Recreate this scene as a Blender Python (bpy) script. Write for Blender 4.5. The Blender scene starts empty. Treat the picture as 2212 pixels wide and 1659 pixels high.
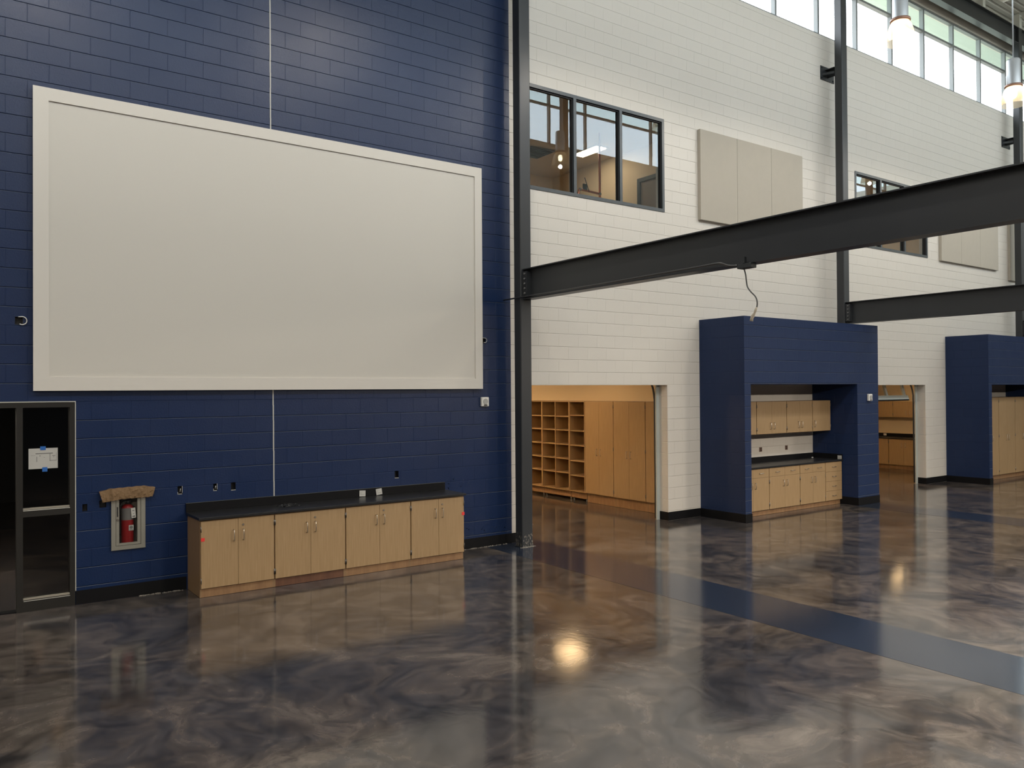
import bpy, bmesh, math, random
from mathutils import Vector, Matrix, noise
random.seed(7)
SC = bpy.context.scene
COL = SC.collection
PI = math.pi

# ------------------------------------------------------------------ camera
CAMH = 2.3242
ya, pi_, ro = math.radians(35.6498), math.radians(0.49303), math.radians(-0.37536)
fw = Vector((math.sin(ya)*math.cos(pi_), math.cos(ya)*math.cos(pi_), math.sin(pi_)))
rt = Vector((math.cos(ya), -math.sin(ya), 0)); up = rt.cross(fw)
r2 = math.cos(ro)*rt + math.sin(ro)*up; u2 = -math.sin(ro)*rt + math.cos(ro)*up
cd = bpy.data.cameras.new('camera'); cam = bpy.data.objects.new('camera', cd); COL.objects.link(cam)
m = Matrix((r2, u2, -fw)).transposed().to_4x4(); m.translation = Vector((0, 0, CAMH)); cam.matrix_world = m
cd.sensor_width = 36; cd.sensor_fit = 'HORIZONTAL'; cd.lens = 1741.17/2212*36; cd.clip_start = 0.05; cd.clip_end = 200
SC.camera = cam
SC.view_settings.view_transform = 'Standard'; SC.view_settings.look = 'None'
SC.view_settings.gamma = 1; SC.view_settings.use_curve_mapping = False; SC.view_settings.exposure = 0.0
try:
    SC.cycles.use_denoising = True
    SC.cycles.max_bounces = 8; SC.cycles.diffuse_bounces = 5; SC.cycles.adaptive_threshold = .02; SC.cycles.transparent_max_bounces = 16
    SC.cycles.caustics_refractive = False; SC.cycles.caustics_reflective = False
    SC.cycles.sample_clamp_indirect = 6
except Exception: pass

# ------------------------------------------------------------------ materials
def srgb(r, g, b):
    f = lambda c: (c/255/12.92) if c/255 <= .04045 else ((c/255+.055)/1.055)**2.4
    return (f(r), f(g), f(b), 1)
def nt(name):
    mt = bpy.data.materials.new(name); mt.use_nodes = True; t = mt.node_tree
    return mt, t, t.nodes['Principled BSDF']
def N(t, typ, **kw):
    n = t.nodes.new(typ)
    for k, v in kw.items(): setattr(n, k, v)
    return n
def sock(n, k, v): n.inputs[k].default_value = v
def simple(name, col, rough=.5, metal=0, bump=0, bscale=60, vary=0, vscale=6, spec=.5):
    mt, t, p = nt(name)
    sock(p, 'Base Color', (*col[:3], 1)); sock(p, 'Roughness', rough); sock(p, 'Metallic', metal); sock(p, 'Specular IOR Level', spec)
    tc = N(t, 'ShaderNodeTexCoord')
    if vary:
        n = N(t, 'ShaderNodeTexNoise'); sock(n, 'Scale', vscale); sock(n, 'Detail', 5)
        t.links.new(tc.outputs['Object'], n.inputs['Vector'])
        mx = N(t, 'ShaderNodeMix', data_type='RGBA')
        t.links.new(n.outputs['Fac'], mx.inputs[0])
        mx.inputs[6].default_value = (*[c*(1-vary) for c in col[:3]], 1); mx.inputs[7].default_value = (*[min(1, c*(1+vary)) for c in col[:3]], 1)
        t.links.new(mx.outputs[2], p.inputs['Base Color'])
    if bump:
        n = N(t, 'ShaderNodeTexNoise'); sock(n, 'Scale', bscale); sock(n, 'Detail', 3)
        b = N(t, 'ShaderNodeBump'); sock(b, 'Strength', bump); sock(b, 'Distance', .002)
        t.links.new(tc.outputs['Object'], n.inputs['Vector']); t.links.new(n.outputs['Fac'], b.inputs['Height']); t.links.new(b.outputs[0], p.inputs['Normal'])
    return mt
def emit(name, col, s):
    mt = bpy.data.materials.new(name); mt.use_nodes = True; t = mt.node_tree; t.nodes.clear()
    e = N(t, 'ShaderNodeEmission'); sock(e, 'Color', (*col, 1)); sock(e, 'Strength', s); o = N(t, 'ShaderNodeOutputMaterial')
    t.links.new(e.outputs[0], o.inputs[0]); return mt
def glassmat(name, tint=(1, 1, 1), ior=1.9, rough=0.0, wav=0.0, refl=(1, 1, 1)):
    # thin pane: transparent to light with a mirror reflection by Fresnel (double pane = raised index)
    mt = bpy.data.materials.new(name); mt.use_nodes = True; t = mt.node_tree; t.nodes.clear()
    tr = N(t, 'ShaderNodeBsdfTransparent'); sock(tr, 'Color', (*tint, 1))
    gl = N(t, 'ShaderNodeBsdfGlossy'); sock(gl, 'Roughness', rough); sock(gl, 'Color', (*refl, 1))
    fr = N(t, 'ShaderNodeFresnel'); gb = N(t, 'ShaderNodeNewGeometry'); mi = N(t, 'ShaderNodeMix', data_type='FLOAT'); mi.inputs[2].default_value = ior; mi.inputs[3].default_value = 1/ior; t.links.new(gb.outputs['Backfacing'], mi.inputs[0]); t.links.new(mi.outputs[0], fr.inputs['IOR'])
    mx = N(t, 'ShaderNodeMixShader'); o = N(t, 'ShaderNodeOutputMaterial')
    t.links.new(fr.outputs[0], mx.inputs[0]); t.links.new(tr.outputs[0], mx.inputs[1]); t.links.new(gl.outputs[0], mx.inputs[2]); t.links.new(mx.outputs[0], o.inputs[0])
    if wav:
        tc = N(t, 'ShaderNodeTexCoord'); n = N(t, 'ShaderNodeTexNoise'); sock(n, 'Scale', 1.6); sock(n, 'Detail', 1)
        b = N(t, 'ShaderNodeBump'); sock(b, 'Strength', wav); sock(b, 'Distance', .01)
        t.links.new(tc.outputs['Object'], n.inputs['Vector']); t.links.new(n.outputs['Fac'], b.inputs['Height']); t.links.new(b.outputs[0], gl.inputs['Normal'])
    return mt

WHITE = (.655, .62, .565); BLUE = (.0062, .020, .071)
def block_mat(name, blue, white, split=None, z0=-.011, x0=.005, rough=.42, only=None, useY=False):
    mt, t, p = nt(name)
    g = N(t, 'ShaderNodeNewGeometry'); s = N(t, 'ShaderNodeSeparateXYZ'); t.links.new(g.outputs['Position'], s.inputs[0])
    ad = N(t, 'ShaderNodeMath', operation='ADD'); t.links.new(s.outputs[0], ad.inputs[0])
    yy = N(t, 'ShaderNodeMath', operation='SUBTRACT'); t.links.new(s.outputs[1], yy.inputs[0]); yy.inputs[1].default_value = 10.04
    t.links.new(yy.outputs[0], ad.inputs[1])
    ux = N(t, 'ShaderNodeMath', operation='SUBTRACT'); t.links.new(ad.outputs[0], ux.inputs[0]); ux.inputs[1].default_value = x0-40.6
    uz = N(t, 'ShaderNodeMath', operation='SUBTRACT'); t.links.new(s.outputs[2], uz.inputs[0]); uz.inputs[1].default_value = z0
    fac = None
    if split is not None:
        gt = N(t, 'ShaderNodeMath', operation='GREATER_THAN'); t.links.new(s.outputs[0], gt.inputs[0]); gt.inputs[1].default_value = split
        # slightly uneven hand-cut paint line
        fac = gt
        sh = N(t, 'ShaderNodeMath', operation='MULTIPLY'); t.links.new(gt.outputs[0], sh.inputs[0]); sh.inputs[1].default_value = .024
        uz2 = N(t, 'ShaderNodeMath', operation='ADD'); t.links.new(uz.outputs[0], uz2.inputs[0]); t.links.new(sh.outputs[0], uz2.inputs[1]); uz = uz2
    cb = N(t, 'ShaderNodeCombineXYZ'); t.links.new(ux.outputs[0], cb.inputs[0]); t.links.new(uz.outputs[0], cb.inputs[1])
    br = N(t, 'ShaderNodeTexBrick'); br.offset = .5; br.offset_frequency = 2; br.squash = 1
    for k, v in (('Scale', 1), ('Mortar Size', .0055), ('Mortar Smooth', .6), ('Bias', 0), ('Brick Width', .406), ('Row Height', .2043)): sock(br, k, v)
    sock(br, 'Color1', (.9, .9, .9, 1)); sock(br, 'Color2', (1.08, 1.08, 1.08, 1)); sock(br, 'Mortar', (1, 1, 1, 1))
    t.links.new(cb.outputs[0], br.inputs['Vector'])
    # base paint
    if split is not None:
        mx = N(t, 'ShaderNodeMix', data_type='RGBA'); t.links.new(fac.outputs[0], mx.inputs[0]); mx.inputs[6].default_value = (*blue, 1); mx.inputs[7].default_value = (*white, 1); base = mx.outputs[2]
    else:
        rgb = N(t, 'ShaderNodeRGB'); rgb.outputs[0].default_value = (*(blue if blue else white), 1); base = rgb.outputs[0]
    # blocks differ a little in paint thickness
    soft = N(t, 'ShaderNodeMix', data_type='RGBA'); soft.inputs[0].default_value = .16 if (blue and split is None) or split else .06
    soft.inputs[6].default_value = (1, 1, 1, 1); t.links.new(br.outputs['Color'], soft.inputs[7])
    mul = N(t, 'ShaderNodeMix', data_type='RGBA', blend_type='MULTIPLY'); mul.inputs[0].default_value = 1
    t.links.new(base, mul.inputs[6]); t.links.new(soft.outputs[2], mul.inputs[7])
    t.links.new(mul.outputs[2], p.inputs['Base Color'])
    # bump: mortar recess + pores of split block
    n1 = N(t, 'ShaderNodeTexNoise'); sock(n1, 'Scale', 55); sock(n1, 'Detail', 6); sock(n1, 'Roughness', .7); t.links.new(g.outputs['Position'], n1.inputs['Vector'])
    n2 = N(t, 'ShaderNodeTexNoise'); sock(n2, 'Scale', 2.2); sock(n2, 'Detail', 3); t.links.new(g.outputs['Position'], n2.inputs['Vector'])
    sock(p, 'Specular IOR Level', .36 if blue else .45)
    b1 = N(t, 'ShaderNodeBump'); sock(b1, 'Strength', .55); sock(b1, 'Distance', .011); b1.invert = True
    t.links.new(br.outputs['Fac'], b1.inputs['Height'])
    b2 = N(t, 'ShaderNodeBump'); sock(b2, 'Strength', .7 if not white or split else .3); sock(b2, 'Distance', .003)
    t.links.new(n1.outputs['Fac'], b2.inputs['Height']); t.links.new(b1.outputs[0], b2.inputs['Normal']); t.links.new(b2.outputs[0], p.inputs['Normal'])
    rr = N(t, 'ShaderNodeMapRange'); sock(rr, 'From Min', .3); sock(rr, 'From Max', .7); sock(rr, 'To Min', rough-.02); sock(rr, 'To Max', rough+.05)
    t.links.new(n2.outputs['Fac'], rr.inputs['Value']); t.links.new(rr.outputs[0], p.inputs['Roughness'])
    return mt
M_back = block_mat('navy wall block', BLUE, None, rough=.32)
M_blue = block_mat('blue painted block', BLUE, None, rough=.55, z0=-.02)
M_white = block_mat('white painted block', None, WHITE, z0=-.035)

def floor_mat():
    mt, t, p = nt('marbled epoxy floor')
    g = N(t, 'ShaderNodeNewGeometry')
    w = N(t, 'ShaderNodeTexNoise'); sock(w, 'Scale', .55); sock(w, 'Detail', 3); t.links.new(g.outputs['Position'], w.inputs['Vector'])
    vm = N(t, 'ShaderNodeVectorMath', operation='SCALE'); vm.inputs['Scale'].default_value = 1.5; t.links.new(w.outputs['Color'], vm.inputs[0])
    va = N(t, 'ShaderNodeVectorMath', operation='ADD'); t.links.new(g.outputs['Position'], va.inputs[0]); t.links.new(vm.outputs[0], va.inputs[1])
    n = N(t, 'ShaderNodeTexNoise'); sock(n, 'Scale', 1.15); sock(n, 'Detail', 10); sock(n, 'Roughness', .66); sock(n, 'Distortion', .9)
    t.links.new(va.outputs[0], n.inputs['Vector'])
    cr = N(t, 'ShaderNodeValToRGB'); e = cr.color_ramp; e.elements[0].position = .34; e.elements[0].color = (.030, .031, .036, 1)
    e.elements[1].position = .72; e.elements[1].color = (.128, .116, .103, 1)
    a = e.elements.new(.46); a.color = (.050, .047, .048, 1); a = e.elements.new(.56); a.color = (.085, .074, .067, 1)
    t.links.new(n.outputs['Fac'], cr.inputs[0])
    nv = N(t, 'ShaderNodeTexNoise'); sock(nv, 'Scale', 2.7); sock(nv, 'Detail', 8); sock(nv, 'Roughness', .58); sock(nv, 'Distortion', 1.5); t.links.new(va.outputs[0], nv.inputs['Vector'])
    vr = N(t, 'ShaderNodeMapRange'); sock(vr, 'From Min', .33); sock(vr, 'From Max', .67); sock(vr, 'To Min', .6); sock(vr, 'To Max', 1.45); t.links.new(nv.outputs['Fac'], vr.inputs['Value'])
    vmul = N(t, 'ShaderNodeVectorMath', operation='SCALE'); t.links.new(cr.outputs[0], vmul.inputs[0]); t.links.new(vr.outputs[0], vmul.inputs['Scale'])
    n3 = N(t, 'ShaderNodeTexNoise'); sock(n3, 'Scale', .5); sock(n3, 'Detail', 4); sock(n3, 'Distortion', 1.2); t.links.new(va.outputs[0], n3.inputs['Vector'])
    tint = N(t, 'ShaderNodeMix', data_type='RGBA'); t.links.new(n3.outputs['Fac'], tint.inputs[0]); tint.inputs[6].default_value = (.86, .87, .92, 1); tint.inputs[7].default_value = (1.16, 1.09, 1.02, 1)
    mul = N(t, 'ShaderNodeMix', data_type='RGBA', blend_type='MULTIPLY'); mul.inputs[0].default_value = 1
    t.links.new(vmul.outputs[0], mul.inputs[6]); t.links.new(tint.outputs[2], mul.inputs[7]); t.links.new(mul.outputs[2], p.inputs['Base Color'])
    sock(p, 'Roughness', .11); sock(p, 'IOR', 1.75)
    wn = N(t, 'ShaderNodeTexNoise'); sock(wn, 'Scale', 5); sock(wn, 'Detail', 3); sock(wn, 'Distortion', .6); t.links.new(va.outputs[0], wn.inputs['Vector'])
    b = N(t, 'ShaderNodeBump'); sock(b, 'Strength', .10); sock(b, 'Distance', .006); t.links.new(wn.outputs['Fac'], b.inputs['Height']); t.links.new(b.outputs[0], p.inputs['Normal'])
    return mt
M_floor = floor_mat()
def band_mat():
    mt, t, p = nt('plain navy epoxy band'); sock(p, 'Base Color', (.020, .028, .048, 1)); sock(p, 'Roughness', .13); sock(p, 'IOR', 1.75)
    return mt
M_band = band_mat()

def wood_mat(name, a, b, rough=.42, sx=30, szz=1.2):
    mt, t, p = nt(name)
    tc = N(t, 'ShaderNodeTexCoord'); mp = N(t, 'ShaderNodeMapping'); mp.inputs['Scale'].default_value = (sx, sx, szz)
    t.links.new(tc.outputs['Object'], mp.inputs['Vector'])
    n = N(t, 'ShaderNodeTexNoise'); sock(n, 'Scale', 2.4); sock(n, 'Detail', 6); sock(n, 'Roughness', .6); t.links.new(mp.outputs[0], n.inputs['Vector'])
    mx = N(t, 'ShaderNodeMix', data_type='RGBA'); mx.inputs[6].default_value = (*a, 1); mx.inputs[7].default_value = (*b, 1)
    rr = N(t, 'ShaderNodeMapRange'); sock(rr, 'From Min', .3); sock(rr, 'From Max', .7); t.links.new(n.outputs['Fac'], rr.inputs['Value'])
    t.links.new(rr.outputs[0], mx.inputs[0]); t.links.new(mx.outputs[2], p.inputs['Base Color']); sock(p, 'Roughness', rough)
    return mt
M_maple = wood_mat('maple laminate front', (.315, .205, .100), (.40, .268, .142))
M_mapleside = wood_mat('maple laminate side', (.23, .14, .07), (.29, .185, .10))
M_toe = wood_mat('brown stained toe board', (.22, .12, .06), (.34, .20, .10), sx=6)
M_toered = wood_mat('dark red brown toe board', (.10, .045, .028), (.17, .08, .045), sx=6)
M_top = simple('black resin worktop', (.016, .016, .017), .32, vary=.35, vscale=5, bump=.1, bscale=40)
M_splash = simple('black splash board', (.006, .006, .007), .6, spec=.15)
M_nickel = simple('brushed nickel', (.55, .50, .44), .32, metal=1)
M_hinge = simple('dull steel hinge', (.22, .20, .18), .4, metal=1)
M_steel = simple('charcoal painted steel', (.033, .036, .040), .36, bump=.12, bscale=14, vary=.12, vscale=2, spec=.38)
M_bolt = simple('grey bolt heads', (.20, .20, .20), .45)
M_bronze = simple('dark bronze frame', (.045, .055, .062), .35, vary=.1)
M_gasket = simple('black gasket', (.01, .01, .012), .6)
M_darkframe = simple('dark brown grey hollow metal', (.021, .0195, .0175), .5, vary=.15, bump=.1, bscale=20, spec=.25)
M_bead = simple('bare primer glazing bead', (.30, .275, .225), .6)
M_rubber = simple('black rubber base', (.006, .006, .007), .55, spec=.15)
M_caulk = simple('white caulk', (.52, .51, .46), .6, bump=.5, bscale=60)
M_board = simple('off white board paint', (.64, .61, .56), .55, bump=.06, bscale=90)
M_boardin = simple('off white board face', (.585, .56, .51), .5, bump=.05, bscale=120)
M_boardedge = simple('raw brown board edge', (.20, .11, .085), .7)
M_fabric = simple('beige fabric panel', (.44, .405, .345), .9, bump=.35, bscale=220, vary=.04)
M_fabedge = simple('beige fabric edge', (.40, .36, .30), .9)
M_paper = simple('brown masking paper', (.40, .255, .135), .75, bump=.5, bscale=14, vary=.12, vscale=9)
M_alu = simple('satin aluminium trim', (.25, .24, .205), .45, metal=.2, vary=.06)
M_red = simple('extinguisher red', (.27, .012, .013), .32)
M_tub = simple('cabinet tub', (.23, .21, .18), .5)
M_black = simple('black plastic', (.012, .012, .013), .45)
M_whitep = simple('white plastic', (.70, .69, .65), .4)
M_greyp = simple('grey plastic', (.35, .35, .34), .45)
M_card = simple('white card', (.46, .455, .43), .7)
M_ink = simple('grey print', (.16, .16, .155), .7)
M_inkl = simple('pale print', (.36, .355, .33), .7)
M_tape = simple('blue painters tape', (.015, .12, .42), .6)
M_tagred = simple('red sticker', (.75, .045, .04), .5)
M_labelg = simple('grey metallic label', (.17, .165, .16), .45)
M_rag = simple('dark wrinkled plastic', (.035, .036, .038), .35, bump=.4, bscale=40)
M_hall = simple('off white plaster', (.62, .59, .52), .7)
M_rear = simple('dark navy rear wall paint', (.03, .045, .08), .6)
M_roomwall = simple('warm cream painted wall', (.75, .62, .44), .6, bump=.1, bscale=50)
M_roomceil = simple('cream ceiling', (.62, .53, .42), .75)
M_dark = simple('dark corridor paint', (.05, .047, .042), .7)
M_eave = simple('pale grey green soffit', (.50, .58, .55), .7)
M_deck = simple('white painted roof deck', (.66, .66, .62), .5)
M_white = M_white
M_mull = simple('aluminium mullion', (.19, .205, .21), .45)
M_clear = glassmat('clear clerestory glass', (.95, 1, .99), 1.45)
M_transom = glassmat('green tinted transom glass', (.80, .92, .87), 1.45)
M_winglass = glassmat('interior window glass', (.80, .80, .78), 1.64, 0, .009, (.84, .95, 1.0))
M_sideglass = glassmat('dark sidelight glass', (.55, .55, .53), 1.5)
M_cabglass = glassmat('cabinet window', (.85, .85, .84), 1.45)
M_conduit = simple('grey conduit', (.10, .10, .10), .35, metal=.4)
M_box = simple('charcoal junction box', (.022, .026, .028), .5)
M_cable = simple('grey flexible cable', (.07, .075, .07), .45)
M_tapeclear = simple('crumpled clear wrap', (.52, .47, .38), .3, bump=.6, bscale=70)
M_copper = simple('copper pipe', (.75, .25, .14), .3, metal=1)
M_grille = simple('dark vent grille', (.06, .05, .04), .5)
M_doorgrey = simple('galvanised door frame', (.42, .46, .44), .45)
M_rail = simple('overhead door rail', (.05, .05, .05), .45)
M_grit = simple('mortar grit', (.27, .245, .21), .9)
M_ledge = simple('dusty navy mortar ledge', (.085, .10, .135), .6, vary=.35, vscale=3)  # lighter than the wall paint: light caught on joint ledges, put into the colour
M_scuff = simple('exposed grey primer', (.30, .29, .28), .8)
M_brown = simple('brown outlet', (.13, .07, .05), .5)
M_housing = simple('grey lamp housing', (.42, .44, .46), .38, metal=.35)
M_collar = simple('copper toned collar', (.30, .17, .12), .4, metal=.5)
M_tbulb = emit('lamp bulb', (1.0, .85, .62), 45)
M_troffer = emit('fluorescent lens', (1.0, .66, .33), 13)
M_troffer2 = emit('fluorescent lens bright', (1.0, .68, .36), 110)
M_down = emit('downlight lens', (1.0, .62, .35), 3)
def dome_mat():
    mt = bpy.data.materials.new('prismatic glass dome'); mt.use_nodes = True; t = mt.node_tree; t.nodes.clear()
    a = N(t, 'ShaderNodeBsdfTransparent'); sock(a, 'Color', (1, .93, .82, 1)); b = N(t, 'ShaderNodeBsdfTranslucent'); sock(b, 'Color', (.95, .78, .55, 1)); g = N(t, 'ShaderNodeBsdfGlossy'); sock(g, 'Roughness', .2)
    m1 = N(t, 'ShaderNodeMixShader'); m1.inputs[0].default_value = .45; m2 = N(t, 'ShaderNodeMixShader'); m2.inputs[0].default_value = .12; o = N(t, 'ShaderNodeOutputMaterial')
    t.links.new(a.outputs[0], m1.inputs[1]); t.links.new(b.outputs[0], m1.inputs[2]); t.links.new(m1.outputs[0], m2.inputs[1]); t.links.new(g.outputs[0], m2.inputs[2]); t.links.new(m2.outputs[0], o.inputs[0])
    return mt
M_dome = dome_mat()

# ------------------------------------------------------------------ mesh helpers
def box(bm, x0, x1, y0, y1, z0, z1, bev=0):
    vs = [bm.verts.new((x, y, z)) for x in (x0, x1) for y in (y0, y1) for z in (z0, z1)]
    fs = [bm.faces.new([vs[i] for i in f]) for f in ((0, 1, 3, 2), (4, 6, 7, 5), (0, 4, 5, 1), (2, 3, 7, 6), (0, 2, 6, 4), (1, 5, 7, 3))]
    if bev:
        es = set(e for f in fs for e in f.edges)
        bmesh.ops.bevel(bm, geom=list(es), offset=bev, segments=2, profile=.5, affect='EDGES')
def B(*a, bev=0):
    bm = bmesh.new(); box(bm, *a, bev=bev); return bm
def tube(bm, pts, r, seg=8, cap=True):
    pts = [Vector(p) for p in pts]; rings = []; prev = None
    for i, p in enumerate(pts):
        d = (pts[min(i+1, len(pts)-1)]-pts[max(i-1, 0)]).normalized()
        if prev is None:
            a = Vector((0, 0, 1)) if abs(d.z) < .9 else Vector((1, 0, 0)); n = d.cross(a).normalized()
        else: n = (prev-d*prev.dot(d)).normalized()
        prev = n; b = d.cross(n); rr = r[i] if isinstance(r, (list, tuple)) else r
        rings.append([bm.verts.new(p+n*rr*math.cos(2*PI*k/seg)+b*rr*math.sin(2*PI*k/seg)) for k in range(seg)])
    for a, b in zip(rings, rings[1:]):
        for k in range(seg):
            f = bm.faces.new((a[k], a[(k+1) % seg], b[(k+1) % seg], b[k])); f.smooth = True
    if cap: bm.faces.new(rings[0][::-1]); bm.faces.new(rings[-1])
def lathe(bm, prof, cx, cy, seg=32, ridges=0):
    rings = []
    for r, z in prof:
        rings.append([bm.verts.new((cx+(r*(1+(ridges*(k % 2))))*math.cos(2*PI*k/seg), cy+(r*(1+(ridges*(k % 2))))*math.sin(2*PI*k/seg), z)) for k in range(seg)])
    for a, b in zip(rings, rings[1:]):
        for k in range(seg):
            f = bm.faces.new((a[k], a[(k+1) % seg], b[(k+1) % seg], b[k])); f.smooth = True
    return rings
def spline(pts, n=6):
    P = [Vector(p) for p in pts]; out = []
    for i in range(len(P)-1):
        a = P[max(i-1, 0)]; b = P[i]; c = P[i+1]; d = P[min(i+2, len(P)-1)]
        for k in range(n):
            s = k/n; out.append(.5*((2*b)+(c-a)*s+(2*a-5*b+4*c-d)*s*s+(3*b-a-3*c+d)*s**3))
    out.append(P[-1]); return out
def obj(name, bm, mat, parent=None, origin=None, label=None):
    """one mesh object; verts are given in the root's frame (children) or in world (top level, moved to its origin)"""
    bmesh.ops.recalc_face_normals(bm, faces=bm.faces[:])
    me = bpy.data.meshes.new(name)
    if parent is None:
        if origin is None:
            xs = [v.co for v in bm.verts]; origin = Vector((sum(v.x for v in xs)/len(xs), sum(v.y for v in xs)/len(xs), min(v.z for v in xs)))
        bmesh.ops.translate(bm, verts=bm.verts[:], vec=-Vector(origin))
    bm.to_mesh(me); bm.free()
    o = bpy.data.objects.new(name, me); COL.objects.link(o)
    if parent is None: o.location = Vector(origin)
    else: o.parent = parent
    for mm in (mat if isinstance(mat, (list, tuple)) else [mat]): me.materials.append(mm)
    if label: o['label'] = label
    return o
def thing(name, label, cat, loc=(0, 0, 0), rotz=0, group=None):
    o = bpy.data.objects.new(name, None); COL.objects.link(o); o.location = loc; o.rotation_euler = (0, 0, rotz); o.empty_display_size = .1
    o['label'] = label; o['category'] = cat
    if group: o['group'] = group
    return o
def tag(o, label, cat, group=None, kind=None):
    o['label'] = label; o['category'] = cat
    if group: o['group'] = group
    if kind: o['kind'] = kind
    return o
def struct(name, bm, mat, label=None):
    o = obj(name, bm, mat, origin=(0, 0, 0)); o['kind'] = 'structure'
    if label: o['label'] = label
    return o
def wparent(name, label=None):
    o = bpy.data.objects.new(name, None); COL.objects.link(o); o['kind'] = 'structure'; o.empty_display_size = .1
    if label: o['label'] = label
    return o

def copy_tree(root, loc, rotz=None, label=None, group=None):
    r = root.copy(); COL.objects.link(r); r.location = loc
    if rotz is not None: r.rotation_euler = (0, 0, rotz)
    if label: r['label'] = label
    if group: r['group'] = group
    for ch in list(root.children):
        c = ch.copy(); COL.objects.link(c); c.parent = r
        for g in list(ch.children):
            d = g.copy(); COL.objects.link(d); d.parent = c
    return r

WY = 10.04; WT = .20           # the long block wall: face and thickness
def holed_wall(x0, x1, z0, z1, holes, ya_=WY, yb_=WY+WT, axis='x', joint=None, jd=.005):
    xs = sorted(set([x0, x1]+[h[0] for h in holes]+[h[1] for h in holes])); zs = sorted(set([z0, z1]+[h[2] for h in holes]+[h[3] for h in holes]))
    xs = [x for x in xs if x0 <= x <= x1]; zs = [z for z in zs if z0 <= z <= z1]
    off = {}
    if joint is not None:
        k = 1
        while joint+k*.2043 < z1-.02:
            c = joint+k*.2043; k += 1
            if c < z0+.02 or min(abs(c-h) for h in zs) < .012: continue
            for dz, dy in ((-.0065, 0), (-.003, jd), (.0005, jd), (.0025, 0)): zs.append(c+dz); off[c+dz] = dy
        zs.sort()
    def solid(i, j):
        if i < 0 or j < 0 or i >= len(xs)-1 or j >= len(zs)-1: return False
        cx = (xs[i]+xs[i+1])/2; cz = (zs[j]+zs[j+1])/2
        return not any(h[0] < cx < h[1] and h[2] < cz < h[3] for h in holes)
    bm = bmesh.new(); V = {}
    def v(i, j, s):
        if (i, j, s) not in V:
            y = ya_+off.get(zs[j], 0) if s == 0 else yb_
            V[(i, j, s)] = bm.verts.new((xs[i], y, zs[j]) if axis == 'x' else (y, xs[i], zs[j]))
        return V[(i, j, s)]
    for i in range(len(xs)-1):
        for j in range(len(zs)-1):
            if not solid(i, j): continue
            ff = bm.faces.new((v(i, j, 0), v(i+1, j, 0), v(i+1, j+1, 0), v(i, j+1, 0)))
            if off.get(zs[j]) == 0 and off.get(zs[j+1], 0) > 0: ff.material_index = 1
            bm.faces.new((v(i, j, 1), v(i, j+1, 1), v(i+1, j+1, 1), v(i+1, j, 1)))
            if not solid(i-1, j): bm.faces.new((v(i, j, 0), v(i, j+1, 0), v(i, j+1, 1), v(i, j, 1)))
            if not solid(i+1, j): bm.faces.new((v(i+1, j, 0), v(i+1, j, 1), v(i+1, j+1, 1), v(i+1, j+1, 0)))
            if not solid(i, j-1): bm.faces.new((v(i, j, 0), v(i, j, 1), v(i+1, j, 1), v(i+1, j, 0)))
            if not solid(i, j+1): bm.faces.new((v(i, j+1, 0), v(i+1, j+1, 0), v(i+1, j+1, 1), v(i, j+1, 1)))
    return bm

# ------------------------------------------------------------------ shell
XL, XR = -8.0, 40.0
YO = .91                        # upper wall on the camera's side
ZR = 12.5
SILL, TRAN, CTOP = 9.86, 11.06, 11.64
outlet_holes = [(1.335, 1.385, 1.02, 1.10), (1.505, 1.575, 1.045, 1.125), (2.335, 2.393, 1.125, 1.225), (2.745, 2.795, 1.135, 1.225), (2.955, 3.013, 1.135, 1.225), (5.19, 5.252, 1.13, 1.225), (.70, .775, 3.065, 3.15), (6.655, 6.715, 3.04, 3.12)]
W1 = (7.50, 10.56, 5.483, 7.14); W2 = (16.58, 19.70, 5.50, 7.15)
O1 = (7.55, 10.60, -.01, 2.412); O2 = (16.48, 19.53, -.01, 2.405)
DOOR = (-.30, 1.268, -.01, 2.238)
CLER = (-7.0, 39.8, SILL, CTOP)
GLZ = (25.3, 31.0, 4.6, 9.6)
EXT = (1.66, 1.935, .60, 1.19)
HOLES = [W1, W2, O1, O2, DOOR, CLER, EXT, GLZ]+outlet_holes
def inr(a, b): return [h for h in HOLES if h[1] > a and h[0] < b]
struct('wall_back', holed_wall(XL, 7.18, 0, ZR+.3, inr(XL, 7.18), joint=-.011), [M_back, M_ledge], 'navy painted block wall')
struct('wall_back', holed_wall(7.18, XR, 0, ZR+.3, inr(7.18, XR), joint=-.035, jd=.0018), [M_white, M_white], 'off-white painted block wall')
struct('wall_front', holed_wall(XL, XR, 4.25, ZR+.3, [CLER], YO-.2, YO), M_white)
struct('wall_left', B(XL-.2, XL, YO-9, WY+.2, 0, ZR+.3), M_hall)
struct('wall_right', B(XR, XR+.2, YO-9, WY+.2, 0, ZR+.3), M_hall)
struct('wall_rear', B(XL, XR, -8.3, -8.1, 0, 4.3), M_rear)
bm = bmesh.new(); box(bm, XL, XR, -8.1, YO-.2, 4.25, 4.4); struct('ceiling_low', bm, M_hall)
bm = bmesh.new(); box(bm, XL-4, XR+6, -8.3, 21, -.12, 0); struct('floor', bm, M_floor)
for i, (a, b) in enumerate(((6.69, 7.62), (14.82, 15.66))):
    bm = bmesh.new(); box(bm, a, b, -8.1, 10.035 if i == 0 else 9.03, -.02, .0012); struct('floor_band', bm, M_band)
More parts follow.
